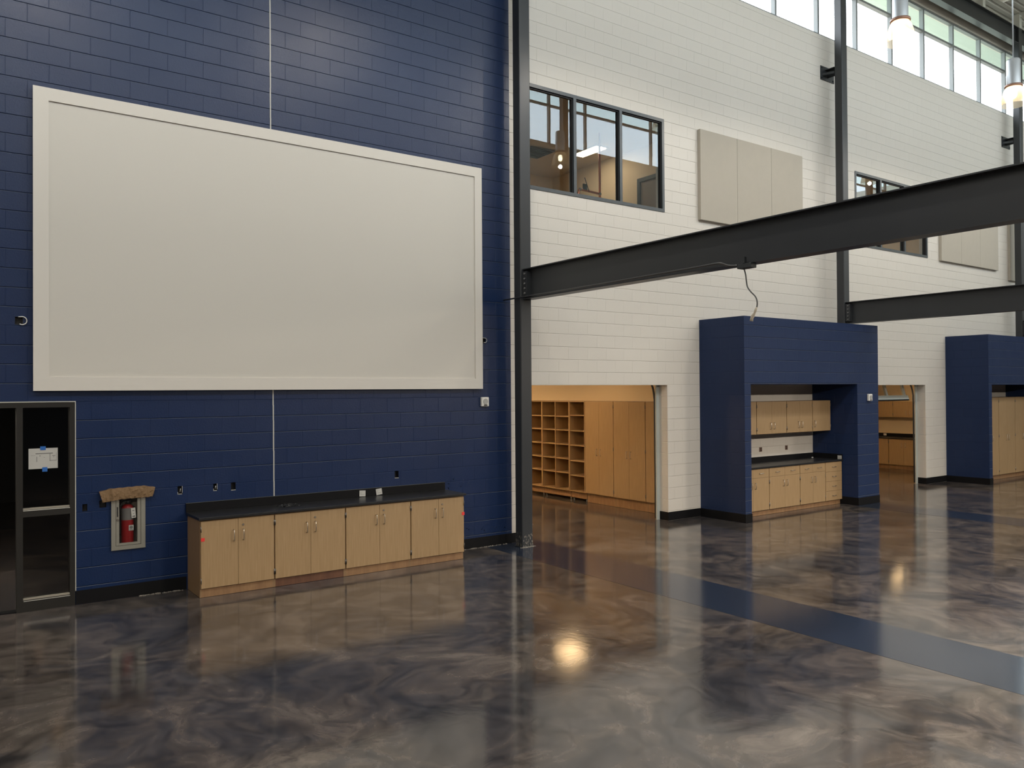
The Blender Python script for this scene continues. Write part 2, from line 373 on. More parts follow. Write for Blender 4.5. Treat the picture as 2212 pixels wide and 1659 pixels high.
# roof deck, ribs running along the hall
bm = bmesh.new(); y = YO-.2; prof = []
while y < WY+.2:
    prof += [(y, ZR), (y+.11, ZR), (y+.13, ZR+.055), (y+.17, ZR+.055), (y+.19, ZR)]; y += .19
prev = None
for yy, zz in prof:
    cur = (bm.verts.new((XL, yy, zz)), bm.verts.new((XR, yy, zz)))
    if prev: bm.faces.new((prev[0], prev[1], cur[1], cur[0]))
    prev = cur
struct('ceiling', bm, M_deck)
struct('ceiling_roof', B(XL-.2, XR+.2, YO-.4, WY+.3, ZR+.07, ZR+.3), M_hall)
# sheltering eave outside the clerestory, seen through its transoms
struct('trim_1', B(XL, XR, WY+.2, WY+1.25, 12.15, 12.3), M_eave)
# white caulked control joint
bm = bmesh.new(); n = 60
for k in range(n):
    z0 = 1.015+(ZR-1.015)*k/n; z1 = 1.015+(ZR-1.015)*(k+1)/n; x = 3.463+.028*(1-min(1, (z0-1)/5))+random.uniform(-.0015, .0015)
    box(bm, x-.007, x+.007, WY-.004, WY+.002, z0, z1)
struct('trim_2', bm, M_caulk)

# windows on the upper floor
def inner_window(name, W, mulls):
    p = wparent(name); x0, x1, z0, z1 = W; y0, y1 = WY-.012, WY+.10; f = .055
    bm = bmesh.new()
    box(bm, x0, x1, y0, y1, z1-f, z1); box(bm, x0, x1, y0, y1, z0, z0+f); box(bm, x0, x0+f, y0, y1, z0+f, z1-f); box(bm, x1-f, x1, y0, y1, z0+f, z1-f)
    for mx in mulls: box(bm, mx-.03, mx+.03, y0, y1, z0+f, z1-f)
    obj('window_frame', bm, M_bronze, p)
    ed = [x0+f]+[q for mx in mulls for q in (mx-.03, mx+.03)]+[x1-f]
    bm = bmesh.new(); g = .02
    for a, b in zip(ed[0::2], ed[1::2]):
        box(bm, a, b, WY+.015, WY+.05, z1-f-g, z1-f); box(bm, a, b, WY+.015, WY+.05, z0+f, z0+f+g*.4)
        box(bm, b-g*.8, b, WY+.015, WY+.05, z0+f, z1-f-g); box(bm, a, a+g*.4, WY+.015, WY+.05, z0+f, z1-f-g)
    obj('gasket', bm, M_gasket, p)
    bm = bmesh.new()
    for a, b in zip(ed[0::2], ed[1::2]):
        vs = [bm.verts.new(c) for c in ((a, WY+.04, z0+f), (b, WY+.04, z0+f), (b, WY+.04, z1-f), (a, WY+.04, z1-f))]; bm.faces.new(vs)
    obj('pane', bm, M_winglass, p)
inner_window('window_1', W1, (8.49, 9.51)); inner_window('window_2', W2, (17.63, 18.66))
# clerestories
mulls = [13.847+1.4597*k for k in range(-14, 18)]
def cler(name, y, side, xr):
    p = wparent(name); f = .05; y0, y1 = (y, y+.10) if side > 0 else (y-.10, y)
    bm = bmesh.new(); box(bm, xr[0], xr[1], y0, y1, SILL, SILL+f*.7); box(bm, xr[0], xr[1], y0, y1, CTOP-f, CTOP); box(bm, xr[0], xr[1], y0, y1, TRAN-f/2, TRAN+f/2)
    ms = [q for q in mulls if xr[0] < q < xr[1]]
    for q in ms+[xr[0]+.03, xr[1]-.03]: box(bm, q-f/2-.005, q+f/2+.005, y0, y1, SILL+f*.7, TRAN-f/2); box(bm, q-f/2-.005, q+f/2+.005, y0, y1, TRAN+f/2, CTOP-f)
    obj('window_frame', bm, M_mull, p); ym = (y0+y1)/2
    for nm, za, zb, mm in (('pane', SILL+f*.7, TRAN-f/2, M_clear), ('transom_pane', TRAN+f/2, CTOP-f, M_transom)):
        bm = bmesh.new(); bm.faces.new([bm.verts.new(c) for c in ((xr[0], ym, za), (xr[1], ym, za), (xr[1], ym, zb), (xr[0], ym, zb))]); obj(nm, bm, mm, p)
cler('window_3', WY+.02, 1, (CLER[0], CLER[1])); cler('window_4', YO-.02, -1, (CLER[0], CLER[1]))
# glazed end of the hall, beyond the last column
p = wparent('window_5'); bm = bmesh.new(); yg = WY+.04
for xx in (25.33, 26.75, 28.15, 29.55, 30.97): box(bm, xx-.03, xx+.03, yg, yg+.1, 4.6, 9.6)
for zz in (4.63, 6.3, 8.0, 9.57): box(bm, 25.3, 31.0, yg+.01, yg+.09, zz-.03, zz+.03)
obj('window_frame', bm, M_mull, p)
bm = bmesh.new(); bm.faces.new([bm.verts.new(c) for c in ((25.3, yg+.05, 4.6), (31.0, yg+.05, 4.6), (31.0, yg+.05, 9.6), (25.3, yg+.05, 9.6))]); obj('pane', bm, M_transom, p)

# rooms behind the wall -------------------------------------------------
def room(name, x0, x1, y1, z0, z1, mw, mc, mf=None, back=True):
    y0 = WY+WT
    struct('wall_'+name+'_left', B(x0-.1, x0, y0, y1, z0, z1), mw); struct('wall_'+name+'_right', B(x1, x1+.1, y0, y1, z0, z1), mw)
    struct('wall_'+name+'_back', B(x0-.1, x1+.1, y1, y1+.1, z0, z1), mw); struct('ceiling_'+name, B(x0-.1, x1+.1, y0, y1+.1, z1, z1+.1), mc)
    if mf: struct('floor_'+name, B(x0-.1, x1+.1, y0, y1+.1, z0-.1, z0), mf)
room('classroom', 5.2, 11.42, 17.0, 0, 2.9, M_roomwall, M_roomceil)
room('far_classroom', 15.0, 23.1, 16.4, 0, 2.9, M_roomwall, M_roomceil)
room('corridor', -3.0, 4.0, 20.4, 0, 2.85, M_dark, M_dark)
room('upper_office', 6.6, 12.15, 15.2, 4.6, 7.45, M_roomwall, M_roomceil, M_roomceil)
room('far_upper_office', 15.9, 20.9, 15.2, 4.6, 7.45, M_roomwall, M_roomceil, M_roomceil)

# blue block surrounds --------------------------------------------------
def surround(x0, x1, yf, zt, a0, a1, zh):
    return holed_wall(x0, x1, 0, zt, [(a0, a1, -.01, zh)], yf, WY, joint=-.02)
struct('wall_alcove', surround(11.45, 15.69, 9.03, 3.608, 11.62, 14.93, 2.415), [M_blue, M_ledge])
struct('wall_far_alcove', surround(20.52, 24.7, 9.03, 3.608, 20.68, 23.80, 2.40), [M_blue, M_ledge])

# baseboards -------------------------------------------------------------
def base(x0, x1, y0, y1): return B(x0, x1, y0, y1, .004, .152)
struct('baseboard_back', base(1.27, 2.43, WY-.008, WY), M_rubber); struct('baseboard_back', base(5.99, 7.30, WY-.008, WY), M_rubber)
bm = base(10.60, 11.45, WY-.008, WY); box(bm, 10.592, 10.60, WY-.008, WY+.2, .004, .152); struct('baseboard_back', bm, M_rubber)
bm = base(19.53, 20.52, WY-.008, WY); box(bm, 19.522, 19.53, WY-.008, WY+.2, .004, .152); struct('baseboard_back', bm, M_rubber)
for a, b, c, d in ((11.45, 11.62, 14.93, 15.69), (20.52, 20.68, 23.80, 24.7)):
    bm = bmesh.new(); box(bm, a-.008, a, 9.03, WY-.008, .004, .152); box(bm, a-.008, b+.008, 9.022, 9.03, .004, .152); box(bm, b, b+.008, 9.03, 9.36, .004, .152); struct('baseboard_alcove', bm, M_rubber)
    bm = bmesh.new(); box(bm, c-.008, d+.008, 9.022, 9.03, .004, .152); box(bm, c-.008, c, 9.03, 9.46, .004, .152); box(bm, d, d+.008, 9.03, WY-.008, .004, .152); struct('baseboard_alcove', bm, M_rubber)
# crumbs of mortar along the foot of the wall and column
def grit(pts, n, spread):
    bm = bmesh.new()
    for k in range(n):
        a, b = random.choice(list(zip(pts, pts[1:]))); s = random.random()
        x = a[0]+(b[0]-a[0])*s+random.uniform(-spread, spread); y = a[1]+(b[1]-a[1])*s+random.uniform(-spread, spread); q = random.uniform(.003, .009)
        bmesh.ops.create_icosphere(bm, subdivisions=1, radius=q, matrix=Matrix.Translation((x, y, q*.6)) @ Matrix.Diagonal((1.6, 1, .7, 1)))
    return bm
tag(obj('mortar_crumbs', grit([(1.9, 10.015), (2.38, 10.015)], 90, .012), M_grit), 'pale mortar crumbs along the base left of the long cabinet run', 'debris', kind='stuff')
tag(obj('mortar_crumbs', grit([(6.0, 10.02), (7.07, 10.02)], 120, .008), M_grit), 'pale mortar crumbs along the base between cabinets and column', 'debris', kind='stuff')
tag(obj('mortar_crumbs', grit([(7.06, 9.62), (7.30, 9.62)], 110, .018), M_grit), 'pale mortar crumbs around the foot of the near steel column', 'debris', kind='stuff')

# scuffs where the navy paint is chipped off
def chips(spots, n):
    bm = bmesh.new()
    for k in range(n):
        x0, x1, z0, z1 = random.choice(spots); x = random.uniform(x0, x1); z = random.uniform(z0, z1); a = random.uniform(0, PI); q = random.uniform(.0015, .005)*random.choice((1, 1, 1, 2))
        vs = [bm.verts.new((x+q*random.uniform(.5, 1.4)*math.cos(a+t)*1.3, WY-.0012, z+q*random.uniform(.5, 1.4)*math.sin(a+t))) for t in (0, 1.2, 2.3, 3.6, 5.0)]
        f = bm.faces.new(vs)
    bmesh.ops.solidify(bm, geom=bm.faces[:], thickness=.0008)
    return bm
tag(obj('paint_chips', chips([(6.05, 6.2, .22, .42), (6.7, 7.05, .22, .42), (6.1, 7.1, .16, .24), (6.1, 7.1, .155, .4), (6.1, 7.1, .17, .5), (6.0, 6.45, .9, 1.05)], 110), M_scuff), 'pale paint chips on the navy wall between the low cabinets and column', 'paint chips', kind='stuff')

# ------------------------------------------------------------------ steel
def wsec(bm, axis, p0, p1, c1, zc, depth, width, tf=.014, tw=.009):
    # I section running along axis; depth in z
    def bx(a0, a1, b0, b1, z0, z1):
        if axis == 'y': box(bm, a0, a1, p0, p1, z0, z1)
        else: box(bm, p0, p1, b0, b1, z0, z1)
    z0 = zc-depth/2; z1 = zc+depth/2; h = width/2
    bx(c1-h, c1+h, c1-h, c1+h, z1-tf, z1); bx(c1-h, c1+h, c1-h, c1+h, z0, z0+tf); bx(c1-tw/2, c1+tw/2, c1-tw/2, c1+tw/2, z0+tf, z1-tf)
CX = [7.08, 15.48, 23.88]; CY0, CY1 = 9.635, 9.81
where = ['nearest charcoal steel column standing at the edge of the blue wall', 'middle charcoal steel column rising behind the near blue alcove block', 'farthest charcoal steel column at the right edge behind the far blue block']
for i, x in enumerate(CX):
    c = thing('steel_column', where[i], 'column', (x+.1, (CY0+CY1)/2, 0), group='steel columns along the white wall')
    bm = bmesh.new(); hy = (CY1-CY0)/2; top = 12.08
    box(bm, -.1, .1, -hy, hy, .01, top)
    es = [e for e in bm.edges if abs(e.verts[0].co.z-e.verts[1].co.z) > 1]; bmesh.ops.bevel(bm, geom=es, offset=.018, segments=4, profile=.5, affect='EDGES')
    obj('shaft', bm, M_steel, c)
    obj('base_plate', B(-.15, .15, -hy-.04, hy+.04, 0.002, .012) if i else B(-.11, .11, -hy-.01, hy+.01, 0.002, .012), M_steel, c)
    if i == 0:
        bm = bmesh.new()
        for k in range(70):
            z = .012+abs(random.gauss(0, .09)); face = random.random() < .55; q = random.uniform(.003, .011)
            if face: x = random.uniform(-.08, .1); pts = [(x+q*math.cos(t)*random.uniform(.4, 1), -hy-.001, z+q*1.8*math.sin(t)) for t in (0, 1.2, 2.3, 3.6, 5.0)]
            else: yy = random.uniform(-hy+.01, hy); pts = [(-.1012, yy+q*math.cos(t)*random.uniform(.4, 1), z*1.2+q*2.2*math.sin(t)) for t in (0, 1.2, 2.3, 3.6, 5.0)]
            pts = [(a, b, max(.004, c_)) for a, b, c_ in pts]; bm.faces.new([bm.verts.new(q_) for q_ in pts])
        sm = obj('mortar_smear', bm, M_grit, c); sm['kind'] = 'stuff'
    if i: 
        bm = bmesh.new(); box(bm, -.26, .23, WY-(CY0+CY1)/2-.014, WY-(CY0+CY1)/2-.002, 8.91, 9.205)
        obj('wall_plate', bm, M_steel, c)
        bm = bmesh.new(); box(bm, -.1, .1, hy, WY-(CY0+CY1)/2-.014, 9.13, 9.142); box(bm, -.005, .005, hy, WY-(CY0+CY1)/2-.014, 8.98, 9.13)
        vs = [bm.verts.new(q) for q in ((-.2, WY-(CY0+CY1)/2-.014, 9.05), (-.1, hy, 9.05), (-.1, hy, 9.0), (-.2, WY-(CY0+CY1)/2-.014, 9.0))]; bm.faces.new(vs)
        obj('bracket_arm', bm, M_steel, c)
        for sx, sz in ((-.22, 9.17), (-.22, 8.95), (.19, 8.95)):
            bm = bmesh.new(); tube(bm, [(sx, WY-(CY0+CY1)/2-.03, sz), (sx, WY-(CY0+CY1)/2-.014, sz)], .016, 6); obj('bolt', bm, M_black, c)
    # opposite row, seen mirrored in the upper windows
for i, x in enumerate(CX+[32.28]):
    bm = bmesh.new()
    box(bm, x, x+.2, 1.147, 1.322, 0.002, 12.08)
    tag(obj('steel_column', bm, M_steel, origin=(x+.1, 1.235, 0)), ['steel column on the camera side of the hall, opposite the nearest one', 'steel column on the camera side, mirrored in the upper window glass', 'steel column on the camera side, opposite the farthest one', 'steel column on the camera side, mirrored in the far upper window'][i], 'column')
beaml = ['long dark steel beam crossing the view, with conduit on its lower edge', 'second dark steel beam, farther back above the blue alcove block', 'third steel beam end glimpsed behind the farthest column']
for i, x in enumerate(CX):
    xc = x+.13; b = thing('steel_beam', beaml[i], 'beam', (xc, 5.5, 3.685), group='low cross beams')
    bm = bmesh.new(); wsec(bm, 'y', -4.18, 4.13, 0, .227, .454, .18); obj('web_and_flanges', bm, M_steel, b)
    bm = bmesh.new(); box(bm, -.095, -.005, 4.03, 4.13, .05, .41); obj('clip_angle', bm, M_steel, b)
    for k in range(5):
        bm = bmesh.new(); z = .085+k*.072; tube(bm, [(-.115, 4.07, z), (-.095, 4.07, z)], .013, 6); obj('bolt', bm, M_bolt, b)
for i, (a, b) in enumerate(((-7.9, 7.07), (7.29, 15.47), (15.69, 23.87), (24.09, 39.9))):
    bm = bmesh.new(); wsec(bm, 'x', a, b, 9.722, 11.865, .43, .17); 
    tag(obj('roof_girder', bm, M_steel), ['dark roof girder over the blue wall, left of the nearest column', 'dark roof girder between the nearest and middle columns', 'dark roof girder above the clerestory at top right, ending on far column', 'dark roof girder running on beyond the farthest column'][i], 'girder')
    bm = bmesh.new(); wsec(bm, 'x', a, b, 1.235, 11.865, .43, .17)
    tag(obj('roof_girder', bm, M_steel), ['camera side roof girder at the left end of the hall', 'camera side roof girder in the middle bay', 'camera side roof girder in the far bay', 'camera side roof girder at the far end'][i], 'girder')
# open web joists
jx = [23.98-2.1*k for k in range(6)]
def joist():
    root = thing('roof_joist', 'x', 'joist', (0, 5.5, 12.1), group='white open web roof joists')
    bm = bmesh.new(); box(bm, -.05, .05, -4.3, 4.3, .33, .38); obj('top_chord', bm, M_deck, root)
    bm = bmesh.new(); box(bm, -.05, .05, -3.7, 3.7, -.06, -.02); obj('bottom_chord', bm, M_deck, root)
    bm = bmesh.new(); n = 12
    pts = [(0, -4.2, .33)]+[(0, -3.7+7.4*k/n, -.02 if k % 2 == 0 else .34) for k in range(n+1)]+[(0, 4.2, .33)]
    for a, b in zip(pts, pts[1:]): tube(bm, [a, b], .016, 6)
    obj('web_rods', bm, M_deck, root)
    for s in (-1, 1): obj('bearing_seat', B(-.07, .07, s*4.22-.09, s*4.22+.09, -.018, .33), M_deck, root)
    return root
j0 = joist()
for k, x in enumerate(jx):
    lab = ['white roof joist over the farthest column, top right corner', 'white roof joist next to the farthest column, top right', 'white roof joist above the second pendant lamp', 'white roof joist above the clerestory between the pendant lamps', 'white roof joist nearest the middle column, above the frame', 'white roof joist above the near pendant lamp, beyond the frame'][k]
    if k == 0: j0.location = (x, 5.5, 12.1); j0['label'] = lab
    else: copy_tree(j0, (x, 5.5, 12.1), label=lab)

# conduit, junction box and dangling cable
pts = [(7.055, 10.035, 3.708), (7.055, 9.0, 3.708), (7.055, 7.89, 3.710), (7.055, 6.3, 3.719)]+[Vector(q) for q in spline([(7.055, 6.03, 3.722), (7.06, 5.88, 3.720), (7.075, 5.78, 3.682), (7.085, 5.67, 3.668)], 5)]
bm = bmesh.new(); tube(bm, pts, .012, 8); tag(obj('conduit', bm, M_conduit), 'thin grey conduit running along the lower edge of the near beam', 'conduit')
jb = thing('junction_box', 'small dark junction box clamped under the near steel beam', 'electrical box', (7.13, 5.58, 3.63))
obj('body', B(-.05, .05, -.09, .09, -.0, .052, bev=.004), M_box, jb)
bm = bmesh.new(); box(bm, -.055, -.02, -.015, .015, .052, .12); obj('clamp', bm, M_box, jb)
cp = [(7.12, 5.608, 3.632), (7.12, 5.587, 3.563), (7.12, 5.578, 3.495), (7.12, 5.563, 3.427), (7.12, 5.521, 3.371), (7.12, 5.463, 3.314), (7.12, 5.44, 3.257), (7.12, 5.446, 3.197), (7.12, 5.475, 3.139)]
cb = thing('hanging_cable', 'loose grey cable dangling below the junction box, taped at its end', 'cable', (7.12, 5.608, 3.632))
off = Vector((7.12, 5.608, 3.632)); bm = bmesh.new(); tube(bm, [q-off for q in spline(cp, 5)], .0075, 8); obj('cord', bm, M_cable, cb)
bm = bmesh.new(); tube(bm, [Vector(q)-off for q in ((7.12, 5.446, 3.20), (7.12, 5.462, 3.165), (7.12, 5.478, 3.135), (7.12, 5.497, 3.11), (7.12, 5.51, 3.09), (7.12, 5.518, 3.055))], [.010, .014, .012, .020, .016, .019], 8); obj('taped_end', bm, M_tapeclear, cb)

# ------------------------------------------------------------------ pendant lamps
def pendant(loc, label):
    p = thing('pendant_lamp', label, 'lamp', loc, group='glass dome pendant lamps')
    bm = bmesh.new(); tube(bm, [(0, 0, .86), (0, 0, ZR-loc[2])], .012, 8); obj('stem', bm, M_housing, p)
    bm = bmesh.new(); r = lathe(bm, [(.02, .88), (.11, .87), (.125, .84), (.128, .33)], 0, 0, 32); bm.faces.new(r[0]); obj('housing', bm, M_housing, p)
    bm = bmesh.new(); r = lathe(bm, [(.128, .35), (.16, .345), (.165, .32), (.16, .30), (.12, .295)], 0, 0, 32); obj('collar', bm, M_collar, p)
    bm = bmesh.new(); lathe(bm, [(.14, .30), (.168, .25), (.198, .16), (.222, .06), (.236, -.02), (.24, -.06)], 0, 0, 64, ridges=.02); obj('glass_dome', bm, M_dome, p)
    bm = bmesh.new(); bmesh.ops.create_uvsphere(bm, u_segments=16, v_segments=12, radius=.06, matrix=Matrix.Translation((0, 0, .17)) @ Matrix.Diagonal((1, 1, 1.5, 1)))
    obj('bulb', bm, M_tbulb, p)
    return p
lamp0 = pendant((13.5, 7.3, 8.32), 'glowing glass dome pendant lamp in front of the clerestory, top right')
copy_tree(lamp0, (17.82, 7.3, 8.12), label='glowing glass dome pendant lamp cut by the right edge of the view')
copy_tree(lamp0, (13.5, 3.6, 8.32), label='glass dome pendant lamp mirrored in the upper window glass')
for k, x in enumerate((9.3, 5.1, 22.0)): copy_tree(lamp0, (x, 7.3, 8.32), label=['pendant lamp above the top of the view, over the white wall end', 'pendant lamp above the top of the view, over the blue wall', 'pendant lamp beyond the right edge, nearest the glazed end'][k])
copy_tree(lamp0, (26.2, 3.6, 8.32), label='camera side pendant lamp beyond the right edge, deep in the hall')
for q, (x, y) in enumerate(((.9, 7.3), (.9, 3.6), (-3.3, 7.3), (-3.3, 3.6))): copy_tree(lamp0, (x, y, 8.32), label=['pendant lamp out of view above the extinguisher end of the hall', 'camera side pendant lamp above the extinguisher end of the hall', 'pendant lamp in the wall row at the far left end', 'camera side pendant lamp at the far left end'][q])  # unseen lamps carrying the rows on, added to brighten the white board
for k, x in enumerate((9.3, 17.7, 5.1)): copy_tree(lamp0, (x, 3.6, 8.32), label=['camera side pendant lamp left of the mirrored one', 'camera side pendant lamp right of the mirrored one', 'camera side pendant lamp nearest the left end'][k])

# ------------------------------------------------------------------ big white board
bd = thing('wall_board', 'large blank off-white framed board hung on the blue wall', 'board', (3.74, 10.03, 2.36))
X0, X1, Z0, Z1 = .862, 6.622, 2.358, 5.637; a0, a1, c0, c1 = 1.010, 6.496, 2.508, 5.498
ox, oy, oz = 3.74, 10.03, 2.36
def LB(x0, x1, y0, y1, z0, z1, bev=0): return B(x0-ox, x1-ox, y0-oy, y1-oy, z0-oz, z1-oz, bev=bev)
bm = bmesh.new()
for q in ((X0, X1, 9.972, 10.0, c1, Z1), (X0, X1, 9.972, 10.0, Z0, c0), (X0, a0, 9.972, 10.0, c0, c1), (a1, X1, 9.972, 10.0, c0, c1)): box(bm, q[0]-ox, q[1]-ox, q[2]-oy, q[3]-oy, q[4]-oz, q[5]-oz)
bmesh.ops.remove_doubles(bm, verts=bm.verts[:], dist=1e-5)
obj('frame', bm, M_board, bd); obj('face_panel', LB(a0, a1, 9.988, 10.0, c0, c1), M_boardin, bd); obj('backing', LB(X0+.012, X1-.012, 10.0, 10.038, Z0+.012, Z1-.012), M_boardedge, bd)

# acoustic panels
def apanel(x0, x1, z0, z1, label):
    p = thing('acoustic_wall_panel', label, 'acoustic panel', ((x0+x1)/2, 9.99, z0), group='beige acoustic panels on the white wall'); w = (x1-x0)/2-.003
    obj('fabric_face', B(-w, w, -.022, .0485, 0, z1-z0, bev=.004), M_fabric, p)
apanel(11.44, 12.487, 5.45, 7.12, 'beige acoustic panel left of three, beside the near upper window')
apanel(12.487, 13.53, 5.45, 7.12, 'beige acoustic panel in the middle of the near trio')
apanel(13.53, 14.56, 5.45, 7.12, 'beige acoustic panel right of three in the near trio')
apanel(20.25, 21.27, 5.48, 7.15, 'beige acoustic panel left of the far trio, beside far window')
apanel(21.27, 22.28, 5.48, 7.15, 'beige acoustic panel in the middle of the far trio')
apanel(22.28, 23.30, 5.48, 7.15, 'beige acoustic panel right of the far trio')
apanel(24.02, 24.9, 5.27, 7.15, 'beige acoustic panel partly hidden behind the farthest column')

# ------------------------------------------------------------------ casework
def pull(bm, x, z, y, L, vert=True, so=.032, r=.005):
    if vert: P = [(x, y, z-L/2), (x, y-so*.8, z-L/2), (x, y-so, z-L/2+.012), (x, y-so, z+L/2-.012), (x, y-so*.8, z+L/2), (x, y, z+L/2)]
    else: P = [(x-L/2, y, z), (x-L/2, y-so*.8, z), (x-L/2+.012, y-so, z), (x+L/2-.012, y-so, z), (x+L/2, y-so*.8, z), (x+L/2, y, z)]
    tube(bm, P, r, 6)
def cabinet(name, label, cat, loc, rz, w, d, z0, z1, fronts, group=None, toe=None, hinges=True, hl=.12, kick=.05, toemat=None, low=False):
    """origin: left front bottom corner on the floor; runs to +x, depth +y. fronts: (kind, x0, x1, z0, z1, pull side, lock)"""
    c = thing(name, label, cat, loc, rz, group)
    t = .018; bm = bmesh.new()
    box(bm, 0, t, 0.021, d, z0, z1); box(bm, w-t, w, 0.021, d, z0, z1); box(bm, t, w-t, 0.021, d, z0, z0+t); box(bm, t, w-t, 0.021, d, z1-t, z1); box(bm, t, w-t, d-.01, d, z0+t, z1-t)
    obj('carcass', bm, M_mapleside, c)
    if toe:
        bs = bmesh.new(); box(bs, 0, t, kick, d, .003, z0); obj('side_foot', bs, M_mapleside, c); obj('side_foot', B(w-t, w, kick, d, .003, z0), M_mapleside, c)
    if toe: obj('toe_board', B(t, w-t, kick, kick+.018, .003, z0), toemat or M_toe, c)
    for (k, x0, x1, za, zb, side, lock) in fronts:
        g = .0018
        o = obj('door' if k == 'door' else 'drawer', B(x0+g, x1-g, 0, .019, za+g, zb-g, bev=.001 if not low else 0), M_maple, c)
        bm = bmesh.new()
        if k == 'door':
            hx = x1-.055 if side == 'R' else x0+.055
            hz = lock['hz'] if isinstance(lock, dict) else zb-.19
            pull(bm, hx, hz, 0, hl)
        else: pull(bm, (x0+x1)/2+(side if isinstance(side, float) else 0), (za+zb)/2, 0, hl, vert=False)
        obj('handle', bm, M_nickel, o)
        if k == 'door' and lock is True:
            bm = bmesh.new(); tube(bm, [(hx, .001, hz+.113), (hx, -.006, hz+.113)], .012, 12); obj('lock', bm, M_nickel, o)
        if k == 'door' and hinges:
            ex = x0+.001 if side == 'R' else x1-.001
            nh = (za+.09, zb-.09) if zb-za < 1.3 else (za+.1, (za+zb)/2, zb-.1)
            for hz2 in nh:
                bm = bmesh.new(); tube(bm, [(ex, -.004, hz2-.032), (ex, -.004, hz2+.032)], .0055, 6); obj('hinge', bm, M_hinge, o)
    return c
# long low run on the blue wall
FX = [2.445, 3.298, 4.205, 5.130, 5.965]
labs = ['maple base cabinet at the left end of the low run, red sticker on its edge', 'maple base cabinet second from left, dark red-brown toe board', 'maple base cabinet third from left, stained toe board', 'maple base cabinet at the right end, nearest the steel column']
for i in range(4):
    a, b = FX[i], FX[i+1]; w = b-a; mid = (2.870-2.445 if i == 0 else [0, 3.748-3.298, 4.678-4.205, 5.556-5.130][i])
    e = .006
    cabinet('base_cabinet', labs[i], 'cabinet', (a, 9.47, 0), 0, w, .56, .105, .880, [('door', e, mid, .105, .868, 'R', None), ('door', mid, w-e, .105, .868, 'L', True)], 'base cabinets along the blue wall', toe=True, kick=.03 if i < 3 else .035, toemat=[M_toe, M_toered, M_toe, M_toe][i], hl=.125)
wt = thing('worktop', 'long black worktop with low black splash on the maple base cabinets', 'worktop', (4.2, 9.75, .882))
obj('slab', B(2.425-4.2, 5.985-4.2, 9.448-9.75, 10.035-9.75, 0, .030, bev=.003), M_top, wt)
obj('backsplash', B(2.425-4.2, 5.985-4.2, 10.015-9.75, 10.036-9.75, .030, .133, bev=.002), M_splash, wt)
bm = bmesh.new(); box(bm, 2.425-4.2, 5.985-4.2, 10.013-9.75, 10.036-9.75, .1332, .1365); obj('sealant_bead', bm, M_cable, wt)
# red stickers
tag(obj('red_sticker', B(2.452, 2.492, 9.4665, 9.4685, .642, .682), M_tagred), 'small red sticker on the left edge of the leftmost base cabinet door', 'sticker')
tag(obj('red_sticker', B(5.925, 5.968, 9.4665, 9.4685, .612, .655), M_tagred), 'small red sticker on the right edge of the rightmost base cabinet', 'sticker')
# cards propped against the splash
def card(x, z, w, h, tilt, label):
    c = thing('label_card', label, 'card', (x, 10.008, z)); 
    o = obj('card_sheet', B(-w/2, w/2, -.001, .001, 0, h), M_card, c)
    bm = bmesh.new()
    for k, (dx, zz, l, t) in enumerate(((-.032, h-.022, .048, .006), (-.032, h-.036, .022, .007), (-.03, .02, .058, .014))): box(bm, dx, dx+l, -.0016, -.001, zz, zz+t)
    obj('printed_lines', bm, M_inkl, c); c.rotation_euler = (math.radians(-4), math.radians(tilt), 0)
    return c
card(4.688, .918, .088, .078, 3, 'white printed card leaning on the black splash, left of the pair')
card(4.940, .921, .088, .082, -6, 'white printed card leaning on the black splash, right and tilted')
# crumpled dark plastic
bm = bmesh.new(); gx, gy = 18, 10
grid = [[bm.verts.new((3.43+.30*i/gx+random.uniform(-.01, .01), 9.70+.13*j/gy+random.uniform(-.008, .008), .914+random.uniform(0, .036)*math.sin(PI*i/gx)**.6*math.sin(PI*j/gy)**.5)) for j in range(gy+1)] for i in range(gx+1)]
for i in range(gx):
    for j in range(gy):
        if random.random() < .9: bm.faces.new((grid[i][j], grid[i+1][j], grid[i+1][j+1], grid[i][j+1]))
bmesh.ops.solidify(bm, geom=bm.faces[:], thickness=.0015)
tag(obj('crumpled_bag', bm, M_rag), 'dark crumpled plastic bag lying on the black worktop', 'bag')

# alcove cabinets
UX = [11.63, 12.53, 13.45, 14.29, 14.91]
ul = ['maple wall cabinet at the left of the alcove, mostly hidden by the block', 'maple wall cabinet with two doors, second from left in the alcove', 'maple wall cabinet with two doors, third from left in the alcove', 'narrow single door maple wall cabinet at the right of the alcove']
for i in range(4):
    w = UX[i+1]-UX[i]; e = .006; hz = dict(hz=1.475+.15)
    fr = [('door', e, w/2, 1.475, 2.09, 'R', hz), ('door', w/2, w-e, 1.475, 2.09, 'L', hz)] if i < 3 else [('door', e, w-e, 1.475, 2.09, 'L', hz)]
    cabinet('wall_cabinet', ul[i], 'cabinet', (UX[i], 9.61, 0), 0, w, .425, 1.475, 2.09, fr, 'wall cabinets in the near alcove', hl=.12)
LX = [11.63, 12.57, 13.51, 14.345, 14.915]
ll = ['maple base cabinet at the left of the alcove, partly hidden by the block', 'maple base cabinet with two drawers over two doors, left of middle in alcove', 'maple base cabinet with two drawers over two doors, beside the drawer stack', 'narrow maple cabinet of four stacked drawers at right of the alcove']
